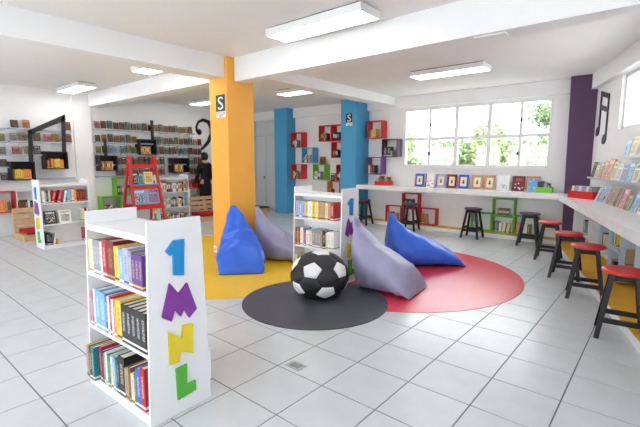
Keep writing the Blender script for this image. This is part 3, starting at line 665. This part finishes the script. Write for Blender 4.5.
for (a, b, c, sp, fr), lb in zip(FR, labs):
    w = b-a; t = thing('picture_book', lb, 'book', ((a+b)/2, 6.9, 1.0), .02, G); t.rotation_euler = (-.16, 0, .02)
    cm = mat('pb_'+c.replace(' ', '_'), BC[c], .4, .5, .05, 20); sm = mat('pb_'+sp.replace(' ', '_'), BC[sp], .4, .5, .05, 20)
    boxpart('cover', t, cm, -w/2+.02, w/2, 0, .022, .003, .31); boxpart('spine', t, sm, -w/2, -w/2+.02, -.001, .022, .003, .31)
    if fr:
        pi_ = boxpart('picture', t, frame_in, -w/2+.055, w/2-.035, -.002, 0, .05, .255)
        f = MB().lathe([(.0001, 0), (.022, 0), (.024, .03), (.012, .05), (.02, .065), (.012, .085), (.0001, .085)], 10, 0, 1, .04)
        put('figure', f.mesh('figure', mot), pi_, (.01, -.003, .11))
    else:
        rnd = random.Random(len(lb)); mk = mat('pb_mark_'+('red' if c == 'white' and sp != 'white' else 'grey' if c == 'white' else 'white' if c != 'light blue' else 'pale'), {'white': (190, 60, 70) if sp != 'white' else (170, 170, 170), 'dark red': (235, 230, 225), 'light blue': (190, 225, 240)}[c], .5)
        if c == 'light blue': boxpart('title_band', t, mat('pb_orange', BC['orange']), -w/2+.02, w/2, -.002, 0, .27, .31)
        if c == 'dark red': boxpart('title_plate', t, mat('pb_plate', (170, 90, 80)), -.05, .07, -.002, 0, .2, .26)
        for _ in range(7):
            x, z = rnd.uniform(-w*.3, w*.36), rnd.uniform(.03, .16 if c != 'light blue' else .24)
            me = MB().prism([(math.cos(q*PI/4)*.016, math.sin(q*PI/4)*.013) for q in range(8)], lambda p, k: (x+p[0], -.002*k, z+p[1])).mesh('print_mark', mk); put('print_mark', me, t)
def tray(name, label, loc, rz, w, d, h, m):
    t = thing(name, label, 'box', loc, rz)
    boxpart('bottom', t, m, -w/2, w/2, -d/2, d/2, 0, .008)
    for q in ((-w/2, w/2, -d/2, -d/2+.01), (-w/2, w/2, d/2-.01, d/2), (-w/2, -w/2+.01, -d/2+.01, d/2-.01), (w/2-.01, w/2, -d/2+.01, d/2-.01)): boxpart('side', t, m, *q, .008, h)
    return t
tray('green_box', 'bright green open box at the right end of the back counter', (.4, 6.86, 1.0), .05, .28, .2, .1, mat('box_green', (120, 205, 40), .45))
for k, (c, x, w, h) in enumerate((('navy', .31, .05, .2), ('navy', .365, .05, .21), ('grey', .425, .06, .19), ('black', .48, .045, .17))):
    book('spine', c, '%s booklet, %s from left in the green box' % (c, ORD[k+1]), w, .12, h, (x, 6.8, 1.009), .05, 'booklets in the green box')
tray('red_tray', 'small red tray of books at the left end of the counter', (-3.24, 6.85, 1.0), 0, .4, .22, .1, redp)
for k, (c, w, h) in enumerate((('white', .05, .22), ('tan', .04, .2), ('dark red', .05, .22), ('navy', .05, .19), ('cream', .04, .21), ('brown', .05, .2))):
    book('spine', c, '%s book, %s from left in the small red tray' % (c, ORD[k+1]), w-.004, .15, h, (-3.39+.058*k, 6.78, 1.009), 0, 'books in the small red tray')

# ------------------------------------------------------------------ right wall: note, ledges, books, red box on the counter
def wall_poly(name, label, cat, poly, m, origin, ex, en, t0, t1, holes=None):
    """flat cut-out: poly in (along, z) metres, ex along the wall, en out of the wall"""
    mb = MB()
    for P in poly: mb.prism(P, lambda p, k: tuple(origin+ex*p[0]+en*(t1 if k else t0)+Vector((0, 0, p[1]))))
    return tag(put(name, mb.mesh(name, m)), label, cat)
def ell(cx, cz, a, b, rot=0, n=16):
    return [(cx+a*math.cos(q)*math.cos(rot)-b*math.sin(q)*math.sin(rot), cz+a*math.cos(q)*math.sin(rot)+b*math.sin(q)*math.cos(rot)) for q in (2*PI*k/n for k in range(n))]
wall_poly('music_note', 'black music note cut-out on the wall beside the purple pillar', 'wall decoration',
          [[(.27, 2.72), (.27, 2.80), (.76, 2.69), (.76, 2.61)], [(.27, 2.50), (.27, 2.58), (.76, 2.47), (.76, 2.39)], [(.27, 2.12), (.33, 2.12), (.33, 2.75), (.27, 2.75)], [(.70, 1.95), (.76, 1.95), (.76, 2.65), (.70, 2.65)], ell(.23, 2.12, .10, .075, .3), ell(.65, 1.97, .11, .08, .3)],
          blackbox, W0, WD, WN, .001, .016)
def rw_ledge(label, s0, s1, z, d, m):
    t = thing('wall_ledge', label, 'shelf', tuple(rw(s0, 0, z)), RW_ROT)
    bd = boxpart('board', t, m, 0, s1-s0, -d, 0, -.02, 0); boxpart('lip', bd, m, 0, s1-s0, -d-.006, -d, -.02, .015)
rw_ledge('long grey ledge of books on the right wall above the counter', .35, 4.2, 1.33, .13, ledge)
rw_ledge('short white ledge of books below the high right window', 1.95, 4.2, 1.67, .13, lac)
G = 'books on the right wall ledges'
s = .42
for k, (c, w, h) in enumerate((('navy', .2, .27), ('pale yellow', .17, .22), ('grey', .19, .27), ('salmon', .19, .29), ('salmon', .25, .32), ('cream', .2, .27), ('white', .2, .25), ('lavender', .2, .25), ('light blue', .2, .27), ('cream', .2, .25))):
    book('front', c, '%s-covered book, %s from left on the long right wall ledge' % (c, ORD[k+1]), w, .02, h, tuple(rw(s+w/2, .105, 1.331)), RW_ROT, G, .2); s += w+.02
s = 2.0
for k, (c, w, h) in enumerate((('light blue', .2, .23), ('pale yellow', .22, .26), ('lavender', .2, .28))):
    book('front', c, '%s-covered book, %s from left on the short upper ledge' % (c, ORD[k+1]), w, .02, h, tuple(rw(s+w/2, .105, 1.671)), RW_ROT, G, .2); s += w+.02
s = 1.18; G = 'picture books leaning along the right counter'
for k, (c, w, h) in enumerate((('white', .12, .2), ('light blue', .25, .27), ('lavender', .2, .24), ('tan', .26, .27), ('brown', .16, .25), ('pink', .22, .26), ('olive', .18, .2), ('light blue', .22, .24), ('cream', .22, .25))):
    book('front', c, '%s-covered picture book, %s from the red box on the right counter' % (c, ORD[k+1]), w, .02, h, tuple(rw(s+w/2, .2, 1.0)), RW_ROT-.12, G, .32); s += w+.02
rb = (1.22, 5.84, 1.0)
tray('red_box', 'long red open box of booklets on the corner of the counter', rb, -.62, .48, .24, .12, mat('box_red', (205, 36, 36), .45))
for k in range(9):
    c = ('white', 'grey', 'lavender', 'white', 'light blue', 'grey', 'white', 'lavender', 'grey')[k]
    book('spine', c, '%s booklet, %s from left in the long red box' % (c, ORD[k+1]), .042, .18, .19, loc2(rb, -.62, -.205+.046*k, -.09, .009), -.62, 'booklets in the long red box', 0, .2 if k < 8 else .05)
pc = thing('pencil_cup', 'small blue cup standing beside the long red box', 'cup', (.98, 6.12, 1.0))
put('cup', MB().lathe([(.035, 0), (.045, .1), (.04, .1), (.031, .008)], 18).mesh('cup', mat('cup_blue', (120, 130, 200), .4), smooth=True), pc)
put('rim', MB().lathe([(.045, .095), (.047, .098), (.047, .104), (.0445, .105)], 18).mesh('rim', mat('cup_blue', (120, 130, 200), .4), smooth=True), pc)

# ------------------------------------------------------------------ emergency signs on the pillars
def sign(label, x, y, z0, z1, w, m, mesh_lines):
    t = thing('safety_sign', label, 'sign', (x, y, z0))
    h = z1-z0; zp = h*.27
    bd = boxpart('board', t, signwhite, -w/2, w/2, -.004, -.0002, 0, h); gf = boxpart('colour_field', t, m, -w/2, w/2, -.006, -.004, zp, h)
    me = text_mesh('S', (h-zp)*1.12, .001, signwhite)
    o = put('letter', me, gf, (0, -.0065, zp+(h-zp)*.11), 0, (PI/2, 0, 0)); o['label'] = 'bold white letter S'; o.scale = (1.25, 1, 1)
    for i, ln in enumerate(mesh_lines):
        put('lettering', text_mesh(ln, zp*.36, .0005, m), bd, (0, -.0048, zp*(.66-.3*i)), 0, (PI/2, 0, 0))
sign('green and white S safety sign on the yellow pillar', -3.13, 1.85, 2.26, 2.60, .23, signgreen, ['ZONA SEGURA', 'EN CASOS DE', 'SISMOS'])
sign('black and white S safety sign on the blue pillar', -4.08, 6.5, 2.49, 2.79, .2, signblack, ['ZONA SEGURA', 'EN CASOS DE', 'SISMOS'])
so = thing('wall_socket', 'white power socket near the floor on the yellow pillar', 'socket', (-3.37, 1.85, .1))
boxpart('plate', so, signwhite, -.035, .035, -.012, 0, 0, .11, bevel=.003); boxpart('outlet', so, mat('socket_grey', (190, 190, 190)), -.018, .018, -.014, -.012, .03, .08)

# ------------------------------------------------------------------ left wall: ledges with face-out books, music note boxes
XW = XL
def l_ledge(label, y0, y1, z, m=ledge):
    t = thing('wall_ledge', label, 'shelf', (XW, y0, z), PI/2)
    bd = boxpart('board', t, m, 0, y1-y0, -.15, 0, -.018, 0); boxpart('lip', bd, m, 0, y1-y0, -.156, -.15, -.018, .012)
DARK = ['dark red', 'brown', 'black', 'olive', 'dark red', 'red', 'black', 'brown', 'navy', 'teal', 'brown', 'orange', 'black', 'gold', 'dark red']
def face_row(desc, ys, z, cols, group, w=.13, h=.185):
    for k, y in enumerate(ys):
        c = cols[k % len(cols)]
        book('darkened', c, ('%s-covered book, %s from left %s' % (c, ORD[k+1], desc)) if len(ys) > 1 else '%s-covered book at the left picture edge %s' % (c, desc), w, .02, h*(1+.08*((k*7) % 3-1)), (XW+.13, y, z), PI/2, group, .13)
rnd = random.Random(3)
def cols(n): return [rnd.choice(DARK) for _ in range(n)]
G1 = 'books on the far left wall ledges'; G2 = 'books on the ledges behind the ladder'
# run 1
for z, y1, nm in ((2.24, .30, 'top'), (1.97, .30, 'second'), (1.70, .30, 'third'), (1.45, .30, 'fourth'), (1.17, .26, 'lowest')):
    l_ledge('%s short grey ledge at the left edge of the picture' % nm, -.9, y1, z)
    if nm != 'top':
        face_row('on the %s left-edge ledge' % nm, [.2], z, cols(1), G1)
l_ledge('long grey ledge crossing the top of the big music note', .34, 1.52, 2.26)
face_row('on the ledge at the top of the big note', [.45, .66, 1.45], 2.26, ['navy', 'orange', 'dark red'], G1)
l_ledge('long grey ledge, second from top across the big music note', .34, 1.50, 1.99)
face_row('on the second ledge of the big note', [.42, .58, .84, 1.04, 1.2, 1.45], 1.99, ['grey', 'olive', 'brown', 'red', 'gold', 'dark red'], G1)
l_ledge('grey ledge, third from top beside the stem of the big note', .34, .9, 1.71)
face_row('on the third ledge of the big note', [.44, .62, .82], 1.71, ['red', 'cream', 'black'], G1)
l_ledge('low grey ledge under the right box of the big note', .75, 1.52, 1.2)
# run 2
for z, y1, nm in ((2.35, 4.72, 'top'), (2.03, 5.0, 'second'), (1.76, 5.0, 'third'), (1.49, 5.0, 'fourth'), (1.21, 4.86, 'lowest')):
    l_ledge('%s long grey ledge on the wall behind the ladder' % nm, 2.02, y1, z)
    ys = [y for y in (2.09+.148*k for k in range(21)) if y < y1-.05]
    if nm == 'second': ys = [y for y in ys if not 2.98 < y < 3.54]
    if nm == 'third': ys = [y for y in ys if not 2.98 < y < 3.54]
    if nm == 'fourth': ys = [y for y in ys if not (y < 2.5 or 3.86 < y < 4.5)]
    if nm == 'lowest': ys = [y for y in ys if not (y < 2.5 or 3.86 < y < 4.5)]
    cc = cols(len(ys))
    if nm == 'third': cc = ['green', 'dark red', 'light blue', 'light blue', 'teal', 'green', 'green', 'tan'] + cc
    face_row('on the %s ledge behind the ladder' % nm, ys, z, cc, G2, .115, .19)
def note_box(label, yc, z, w, h, n, dd):
    loc = (XW+.02, yc, z); cube_shelf(label, loc, PI/2, w, h, .26, blackbox, 'black note-head boxes on the left wall', True, 'note_box', .02, blackbox)
    rn = random.Random(int(yc*50)); x0 = -.17
    for k in range(n):
        c = ('yellow', 'orange', 'yellow', 'gold', 'orange', 'dark red')[rn.randrange(6)]; t = .036
        book('spine', c, '%s book, %s from left in %s' % (c, ORD[k+1], dd), t-.002, .16, .2+rn.uniform(-.015, .015), loc2(loc, PI/2, x0+t*(k+.5), -.2, .0205), PI/2, 'yellow books in the note-head boxes')
note_box('lower left black box forming a head of the big note', .5, 1.18, .43, .39, 9, 'the lower left note box')
note_box('right black box forming a head of the big note', 1.135, 1.40, .45, .39, 9, 'the right box of the big note')
note_box('black box at the left end of the ledges behind the ladder', 2.25, 1.345, .42, .37, 8, 'the black box left of the ladder')
note_box('highest black box on the wall directly above the ladder', 3.26, 1.74, .46, .40, 7, 'the black box above the ladder')
note_box('black box on the wall right of the ladder', 4.19, 1.27, .5, .40, 7, 'the black box right of the ladder')
LX, LN, LO = Vector((0, 1, 0)), Vector((1, 0, 0)), Vector((XW, 0, 0))
wall_poly('music_note', 'huge black music note with slanted beam on the far left wall', 'wall decoration',
          [[(.64, 1.57), (.72, 1.57), (.75, 2.2), (.67, 2.24)], [(1.29, 1.79), (1.37, 1.79), (1.40, 2.62), (1.32, 2.56)], [(.67, 2.22), (.67, 2.13), (1.40, 2.48), (1.40, 2.62)]], blackbox, LO, LX, LN, .157, .175)
wall_poly('music_note', 'black note stem rising from the box left of the ladder', 'wall decoration', [[(2.20, 1.715), (2.26, 1.715), (2.26, 2.1), (2.20, 2.1)]], blackbox, LO, LX, LN, .157, .175)
wall_poly('music_note', 'black note stem rising above the box over the ladder', 'wall decoration', [[(3.4, 2.14), (3.48, 2.14), (3.48, 2.64), (3.4, 2.64)]], blackbox, LO, LX, LN, .157, .175)
# bass clef swirl
cl = [(4.99, 2.40, .10), (4.90, 2.46, .09), (4.88, 2.58, .06), (4.96, 2.72, .07), (5.12, 2.79, .09), (5.30, 2.74, .12), (5.40, 2.58, .15), (5.40, 2.38, .14), (5.28, 2.16, .11), (5.10, 1.98, .08), (4.92, 1.86, .03)]
mb = MB(); L = []; Rr = []
for i, (a, b, w) in enumerate(cl):
    p, q = cl[max(0, i-1)], cl[min(len(cl)-1, i+1)]; d = Vector((q[0]-p[0], q[1]-p[1])).normalized(); nn = Vector((-d.y, d.x))*w/2
    L.append((a+nn.x, b+nn.y)); Rr.append((a-nn.x, b-nn.y))
polys = [[L[i], L[i+1], Rr[i+1], Rr[i]] for i in range(len(cl)-1)] + [ell(4.97, 2.43, .085, .085)]
wall_poly('bass_clef', 'black bass clef swirl on the wall left of the yellow pillar', 'wall decoration', polys, blackbox, LO, LX, LN, .001, .016)

# low cubes along the left wall
G = 'cube shelves at the foot of the left wall'
def lw(y, z): return (XW, y, z)
for lab, y, z, w, h, m, its, d in (
    ('red-edged cube shelf at the far left edge behind the bench', .1, .52, .44, .44, redp, [('orange', .09, .22), ('tan', .05, .22), ('brown', .06, .2)], 'in the red cube at the left edge'),
    ('white-edged cube shelf behind the pallet bench at far left', .56, .52, .44, .44, lac, [('brown', .05, .2), ('dark red', .05, .22), ('black', .06, .22), ('white', .04, .2), ('navy', .06, .2)], 'in the white cube behind the bench'),
    ('green-edged cube shelf low on the wall left of the ladder', 2.28, .28, .46, .44, greenp, [('cream', .05, .2), ('brown', .05, .22), ('black', .05, .22), ('white', .05, .2), ('dark red', .05, .2)], 'in the low green cube left of the ladder'),
    ('green-edged cube shelf behind the ladder', 2.62, .73, .44, .44, greenp, [('black', .05, .2), ('brown', .05, .22), ('grey', .05, .22), ('white', .05, .2)], 'in the upper green cube behind the ladder'),
    ('bright red cube shelf on the wall beside the standing person', 4.64, .80, .42, .26, redp, [('red', .09, .16), ('dark red', .09, .16), ('red', .09, .16)], 'in the bright red wall cube'),
    ('white cube shelf under the red one beside the person', 4.64, .36, .42, .42, lac, [('brown', .05, .2), ('tan', .05, .22), ('black', .05, .22), ('grey', .05, .2)], 'in the white cube under the red one')):
    cube_shelf(lab, lw(y, z), PI/2, w, h, .25, m, G); fill(d, lw(y, z), PI/2, w, .25, its, 'books in the left wall cubes', x0=(-.06 if 'left edge' in d else None))

# pallet benches with red cushions (local: back towards -x, front +x, length along y)
def bench(label, loc, length):
    t = thing('pallet_bench', label, 'bench', loc, 0, 'pallet benches with red cushions')
    for y in (.03, length/2, length-.03):
        put('bearer', MB().box(0, .66, y-.03, y+.03, .0, .1).mesh('bearer', pine, bevel=.003), t)
        put('back_post', MB().beam((.06, y, .05), (-.10, y, .58), .05, .06).mesh('back_post', pine), t)
        put('brace', MB().beam((.0, y, .02), (-.22, y, .02), .05, .04).mesh('brace', pine), t)
    for k in range(5): put('seat_slat', MB().box(.03+.127*k, .13+.127*k, 0, length, .1, .12).mesh('seat_slat', pine, bevel=.002), t)
    for k in range(4):
        f = .18+.125*k; c = Vector((.06-.16*(f-.05)/.53, 0, f)) + Vector((.04, 0, 0))
        put('back_slat', MB().beam(c, c+Vector((0, length, 0)), .02, .095).mesh('back_slat', pine), t)
    boxpart('front_board', t, pine, .66, .68, 0, length, .0, .09)
    put('cushion', MB().box(.1, .63, .06, length-.06, .121, .2).mesh('cushion', redfab, bevel=.025, smooth=True), t)
bench('pallet bench with red cushion behind the far left bookcase', (-8.03, .22, 0), 1.2)
bench('pallet bench with red cushion in front of the standing person', (-7.72, 4.05, 0), 1.15)

# ------------------------------------------------------------------ red ladder shelf
ld = thing('ladder_shelf', 'red A-frame ladder shelf displaying books', 'ladder shelf', (-6.75, 2.36, 0))
for s in (-1, 1):
    put('front_rail', MB().beam((.34, s*.36, 0), (.02, s*.28, 1.7), .05, .06).mesh('front_rail', redp, bevel=.004), ld)
    put('rear_rail', MB().beam((-.36, s*.34, 0), (-.03, s*.27, 1.66), .045, .05).mesh('rear_rail', redp, bevel=.004), ld)
def lx(z): return .34-.32*z/1.7
for z in (1.52, 1.06, .62, .22):
    hwid = .35-.06*z/1.7
    boxpart('rung', ld, redp, lx(z)-.02, lx(z)+.02, -hwid, hwid, z-.09, z)
    if z < 1.5:
        boxpart('tray', ld, bluep if z > 1 else redp, -lx(z)+.04, lx(z)+.03, -hwid+.02, hwid-.02, z, z+.018)
    boxpart('rear_rung', ld, redp, -lx(z)-.02, -lx(z)+.01, -hwid, hwid, z-.07, z)
G = 'books displayed on the red ladder'
def lb(col, lab, y, z, w, h, x): book('front', col, lab, w, .025, h, (-6.75+x, 2.36+y, z), PI/2, G, .18)
lb('black', 'dark thick book on the upper shelf of the red ladder', -.2, 1.079, .14, .26, .1)
lb('teal', 'teal book beside the dark one on the ladder', -.06, 1.079, .09, .24, .1)
lb('pale yellow', 'yellow picture book on the upper shelf of the ladder', .11, 1.079, .2, .27, .1)
lb('light blue', 'left colourful children\'s book on the lower ladder shelf', -.15, .639, .3, .33, .18)
lb('lavender', 'right colourful children\'s book on the lower ladder shelf', .16, .639, .3, .33, .18)

# ------------------------------------------------------------------ beanbags
def cr(P, t):
    n = len(P)-1; f = min(max(t, 0), 1)*n; i = min(int(f), n-1); u = f-i
    p0, p1, p2, p3 = P[max(i-1, 0)], P[i], P[i+1], P[min(i+2, n)]
    return tuple(.5*((2*b)+(-a+c)*u+(2*a-5*b+4*c-d)*u*u+(-a+3*b-3*c+d)*u**3) for a, b, c, d in zip(p0, p1, p2, p3))
def beanbag(label, m, back, front, Wd, H, seed, fat=1.0, skew=0.0):
    bx, by = back; ax = Vector((front[0]-bx, front[1]-by, 0)); Ln = ax.length; ax.normalize(); sd = Vector((-ax.y, ax.x, 0))
    U = [(1, .045), (.9, .22*fat), (.75, .37*fat), (.58, .48*fat), (.42, .57*fat), (.27, .68), (.15, .83), (.05, 1)]
    V = [(1, 0), (.84, -.01), (.6, -.02), (.3, -.02), (.05, .01), (-.03, .3), (-.03, .66), (.0, .99)]
    U = [(a*Ln, b*H) for a, b in U]; V = [(a*Ln, b*H) for a, b in V]
    A = [(.47*Wd,), (.52*Wd,), (.53*Wd,), (.51*Wd,), (.46*Wd,), (.36*Wd,), (.23*Wd,), (.07*Wd,)]
    NS, NR = 44, 40; Vv = []; F = []
    for i in range(NS+1):
        t = i/NS; u, v, a = cr(U, t), cr(V, t), cr(A, t)[0]
        mid = ((u[0]+v[0])/2, (u[1]+v[1])/2); hf = ((u[0]-v[0])/2, (u[1]-v[1])/2)
        for k in range(NR):
            q = 2*PI*k/NR; c, s = math.cos(q), math.sin(q)
            ex = .82; c2 = math.copysign(abs(c)**ex, c); s2 = math.copysign(abs(s)**ex, s)
            x, z = mid[0]+hf[0]*c2, mid[1]+hf[1]*c2; y = a*s2
            p = Vector((x, y, z))
            wr = noise.noise(Vector((x*5+seed, y*5, z*5)))*.026 + (.5-abs(noise.noise(Vector((x*9+seed, y*5, z*7)))))*.03 + noise.noise(Vector((x*4+seed*2, y*18, z*11)))*.010 - .012
            nrm = Vector((hf[0]*c2, y, hf[1]*c2)); nrm = nrm.normalized() if nrm.length > 1e-6 else Vector((0, 0, 1))
            p += nrm*wr*min(1, 8*min(t, 1-t)+.15)
            p.y += skew*(1-max(0, min(1, x/Ln)))*min(1, z/H)
            p.z = max(.0, p.z); Vv.append(tuple(p))
    for i in range(NS):
        for k in range(NR):
            a0, b0 = i*NR+k, i*NR+(k+1) % NR; F.append((a0, b0, b0+NR, a0+NR))
    F.append(tuple(range(NR))); F.append(tuple(NS*NR+k for k in reversed(range(NR))))
    mb = MB(); mb.v, mb.f, mb.mi = Vv, F, [0]*len(F)
    t = thing('beanbag', label, 'beanbag', (bx, by, .009), math.atan2(ax.y, ax.x), 'beanbag loungers')
    cv = put('cover', mb.mesh('cover', m, smooth=True), t)
    sm = MB()   # sewn hem along the front seam and at the peak
    sm.box(Ln-.01, Ln+.012, -.47*Wd, .47*Wd, .008, .024)
    put('seam', sm.mesh('seam', m, bevel=.003), cv)
    put('peak_tab', MB().box(.0, .03*Ln+.005, skew-.05*Wd, skew+.05*Wd, H-.04, H+.004).mesh('peak_tab', m, bevel=.006), t)
    return t
beanbag('royal blue beanbag on the red mat', bag_blue, (-1.03, 3.42), (-.25, 4.2), .72, .78, 1, 1.0, .04)
beanbag('lilac grey beanbag leaning on the bookcase behind the football', bag_grey, (-.74, 2.25), (.02, 2.34), .68, .9, 5, 1.05, -.25)
beanbag('royal blue beanbag leaning against the yellow pillar', bag_blue, (-2.79, 1.95), (-2.26, 1.48), .66, .9, 9, 1.05, -.14)
beanbag('lilac grey beanbag behind the blue one at the pillar', bag_grey, (-2.88, 2.40), (-2.06, 2.80), .62, .86, 13, .95, -.2)

# ------------------------------------------------------------------ football pouf: black ball with white pentagon panels
def football(loc, R, sq, fwd, side):
    ph = (1+5**.5)/2
    ico = [Vector(v).normalized() for v in [(0, s, t*ph) for s in (-1, 1) for t in (-1, 1)] + [(s, t*ph, 0) for s in (-1, 1) for t in (-1, 1)] + [(t*ph, 0, s) for s in (-1, 1) for t in (-1, 1)]]
    el = min((a-b).length for i, a in enumerate(ico) for b in ico[:i])
    nb0 = next(v for v in ico[1:] if (ico[0]-v).length < el*1.1)
    def frame(f, r):
        f = f.normalized(); r = (r-f*r.dot(f)).normalized(); return Matrix((f, r, f.cross(r))).transposed()
    Q = frame(Vector(fwd), Vector(side)) @ frame(ico[0], nb0).transposed()
    ico = [Q @ v for v in ico]
    nb = [[j for j in range(12) if j != i and (ico[i]-ico[j]).length < el*1.1] for i in range(12)]
    t = thing('football_pouf', 'black and white football pouf on the charcoal mat', 'pouf', loc)
    def shape(v, lift):
        v = v.normalized(); r = R+lift; z = v.z*sq
        z = max(z, -.80*sq)                       # flat seat on the floor
        return (v.x*r, v.y*r, z*r + .80*sq*(R))
    def panel(name, poly, m, lift):
        c = sum(poly, Vector())/len(poly); mb = MB(); N = 5; n = len(poly)
        for s in range(n):
            a, b = poly[s], poly[(s+1) % n]; o = len(mb.v); idx = {}
            for i in range(N+1):
                for j in range(N+1-i):
                    p = c*(1-(i+j)/N)+a*(i/N)+b*(j/N); e = 1-max((i+j)/N, 0)**6
                    idx[i, j] = len(mb.v); mb.v.append(shape(p, lift*e - .006*(1-e)))
            for i in range(N):
                for j in range(N-i):
                    mb.f.append((idx[i, j], idx[i+1, j], idx[i, j+1])); mb.mi.append(0)
                    if i+j < N-1: mb.f.append((idx[i+1, j], idx[i+1, j+1], idx[i, j+1])); mb.mi.append(0)
        me = mb.mesh(name, m, smooth=True); bm = bmesh.new(); bm.from_mesh(me); bmesh.ops.remove_doubles(bm, verts=bm.verts, dist=1e-5); bmesh.ops.recalc_face_normals(bm, faces=bm.faces); bm.to_mesh(me); bm.free()
        for p in me.polygons: p.use_smooth = True
        put(name, me, t)
    def srt(P, ax):
        u = ax.orthogonal().normalized(); w = ax.cross(u); return sorted(P, key=lambda p: math.atan2(p.dot(w), p.dot(u)))
    for i in range(12):
        panel('pentagon_panel', srt([(2*ico[i]+ico[j])/3 for j in nb[i]], ico[i]), ballwhite, .010)
    for i in range(12):
        for j in nb[i]:
            for k in nb[i]:
                if i < j < k and k in nb[j]:
                    P = [(2*ico[a]+ico[b])/3 for a in (i, j, k) for b in (i, j, k) if a != b]
                    panel('hexagon_panel', srt(P, ico[i]+ico[j]+ico[k]), ballblack, .006)
football((-.87, 1.54, .009), .345, .84, (.36, -.87, .5), (.765, .644, .12))

# ------------------------------------------------------------------ person in dark clothes, seen from behind at the ledges
def skin_obj(name, pts, edges, m, parent, sub=2):
    me = bpy.data.meshes.new(name); me.from_pydata([p[:3] for p in pts], edges, []); me.materials.append(m)
    o = put(name, me, parent); md = o.modifiers.new('skin', 'SKIN'); sv = me.skin_vertices[0].data
    for s, p in zip(sv, pts): s.radius = (p[3], p[4] if len(p) > 4 else p[3])
    sv[0].use_root = True; md.use_smooth_shade = True
    s = o.modifiers.new('sub', 'SUBSURF'); s.levels = s.render_levels = sub
    return o
pr = thing('person', 'person in dark jacket and trousers browsing the ledges behind the bench', 'person', (-8.0, 4.86, 0), PI/2)   # local +y faces the wall
k = 1.04
P = [(0, 0, .95, .13, .1), (0, -.01, 1.12, .125, .09), (0, -.01, 1.32, .15, .1), (0, 0, 1.44, .09, .07), (0, .0, 1.5, .052), (0, .02, 1.58, .068, .085), (0, .02, 1.68, .075, .095), (0, .01, 1.75, .045, .06)]
E_ = [(0, 1), (1, 2), (2, 3), (3, 4), (4, 5), (5, 6), (6, 7)]
for s in (-1, 1):
    b = len(P); P += [(s*.17, 0, 1.41, .052), (s*.23, .02, 1.12, .042), (s*.22, .16, .95, .034), (s*.21, .23, .90, .026), (s*.21, .30, .87, .03, .02)]; E_ += [(3, b), (b, b+1), (b+1, b+2), (b+2, b+3), (b+3, b+4)]
    for f, (dx, dl) in enumerate(((-.03, .075), (-.01, .085), (.01, .08), (.03, .065))):
        n = len(P); P += [(s*.21+dx, .30+dl*.6, .86, .0095), (s*.21+dx*1.05, .30+dl, .835, .0085)]; E_ += [(b+4, n), (n, n+1)]
    n = len(P); P += [(s*.21-s*.045, .28, .855, .0105), (s*.21-s*.055, .315, .83, .009)]; E_ += [(b+3, n), (n, n+1)]
    b = len(P); P += [(s*.1, 0, .88, .09), (s*.11, .01, .5, .062), (s*.11, -.02, .1, .045), (s*.115, .03, .045, .042), (s*.12, .14, .035, .036, .03)]; E_ += [(0, b), (b, b+1), (b+1, b+2), (b+2, b+3), (b+3, b+4)]
P = [(x, y, z*k)+tuple(r) for x, y, z, *r in P]
skin_obj('body', P, E_, skin, pr)
J = [(0, 0, .5, .2, .15), (0, 0, .86, .175, .13), (0, -.01, 1.1, .15, .11), (0, -.01, 1.32, .17, .12), (0, 0, 1.45, .1, .08)]; JE = [(0, 1), (1, 2), (2, 3), (3, 4)]
for s in (-1, 1):
    b = len(J); J += [(s*.175, 0, 1.41, .07), (s*.235, .02, 1.12, .058), (s*.225, .16, .955, .05), (s*.215, .2, .925, .045)]; JE += [(4, b), (b, b+1), (b+1, b+2), (b+2, b+3)]
skin_obj('jacket', [(x, y, z*k)+tuple(r) for x, y, z, *r in J], JE, cloth_d, pr)
Tt = [(0, 0, .93, .14, .115)]; TE = []
for s in (-1, 1):
    b = len(Tt); Tt += [(s*.1, 0, .85, .105), (s*.11, .01, .5, .08), (s*.11, -.015, .1, .068)]; TE += [(0, b), (b, b+1), (b+1, b+2)]
skin_obj('trousers', [(x, y, z*k)+tuple(r) for x, y, z, *r in Tt], TE, cloth_d, pr)
for s in (-1, 1):
    put('shoe', MB().lathe([(.035, 0), (.05, .01), (.052, .04), (.04, .075), (.02, .085)], 16, 0, 1, 2.1).mesh('shoe', blackw, smooth=True), pr, (s*.117, .06, .0))
hb = MB(); N = 18
hb.lathe([(.002, 1.60), (.075, 1.62), (.092, 1.67), (.097, 1.72), (.088, 1.78), (.06, 1.825), (.02, 1.84), (.002, 1.842)], 20, 0, 1, 1.18)
hb.v = [(x, y-.0 if z > 1.74 else min(y, .04), z) for x, y, z in hb.v]
put('hair', hb.mesh('hair', hairm, smooth=True), pr, (0, .005, 0))
for s in (-1, 1): put('ear', MB().lathe([(.004, -.028), (.012, -.015), (.014, .01), (.008, .03)], 10).mesh('ear', skin, smooth=True), pr, (s*.086, .035, 1.70))
put('nose', MB().lathe([(.016, 0), (.012, .02), (.004, .045)], 8).mesh('nose', skin, smooth=True), pr, (0, .118, 1.66))

# the smallest far-away books, joined (too many and too small to pick apart one by one)
o = put('small_books', SMALLMB.mesh('small_books', SMALLM)); tag(o, 'many tiny distant books on far ledges, boxes and cube shelves', 'books', None, 'stuff')
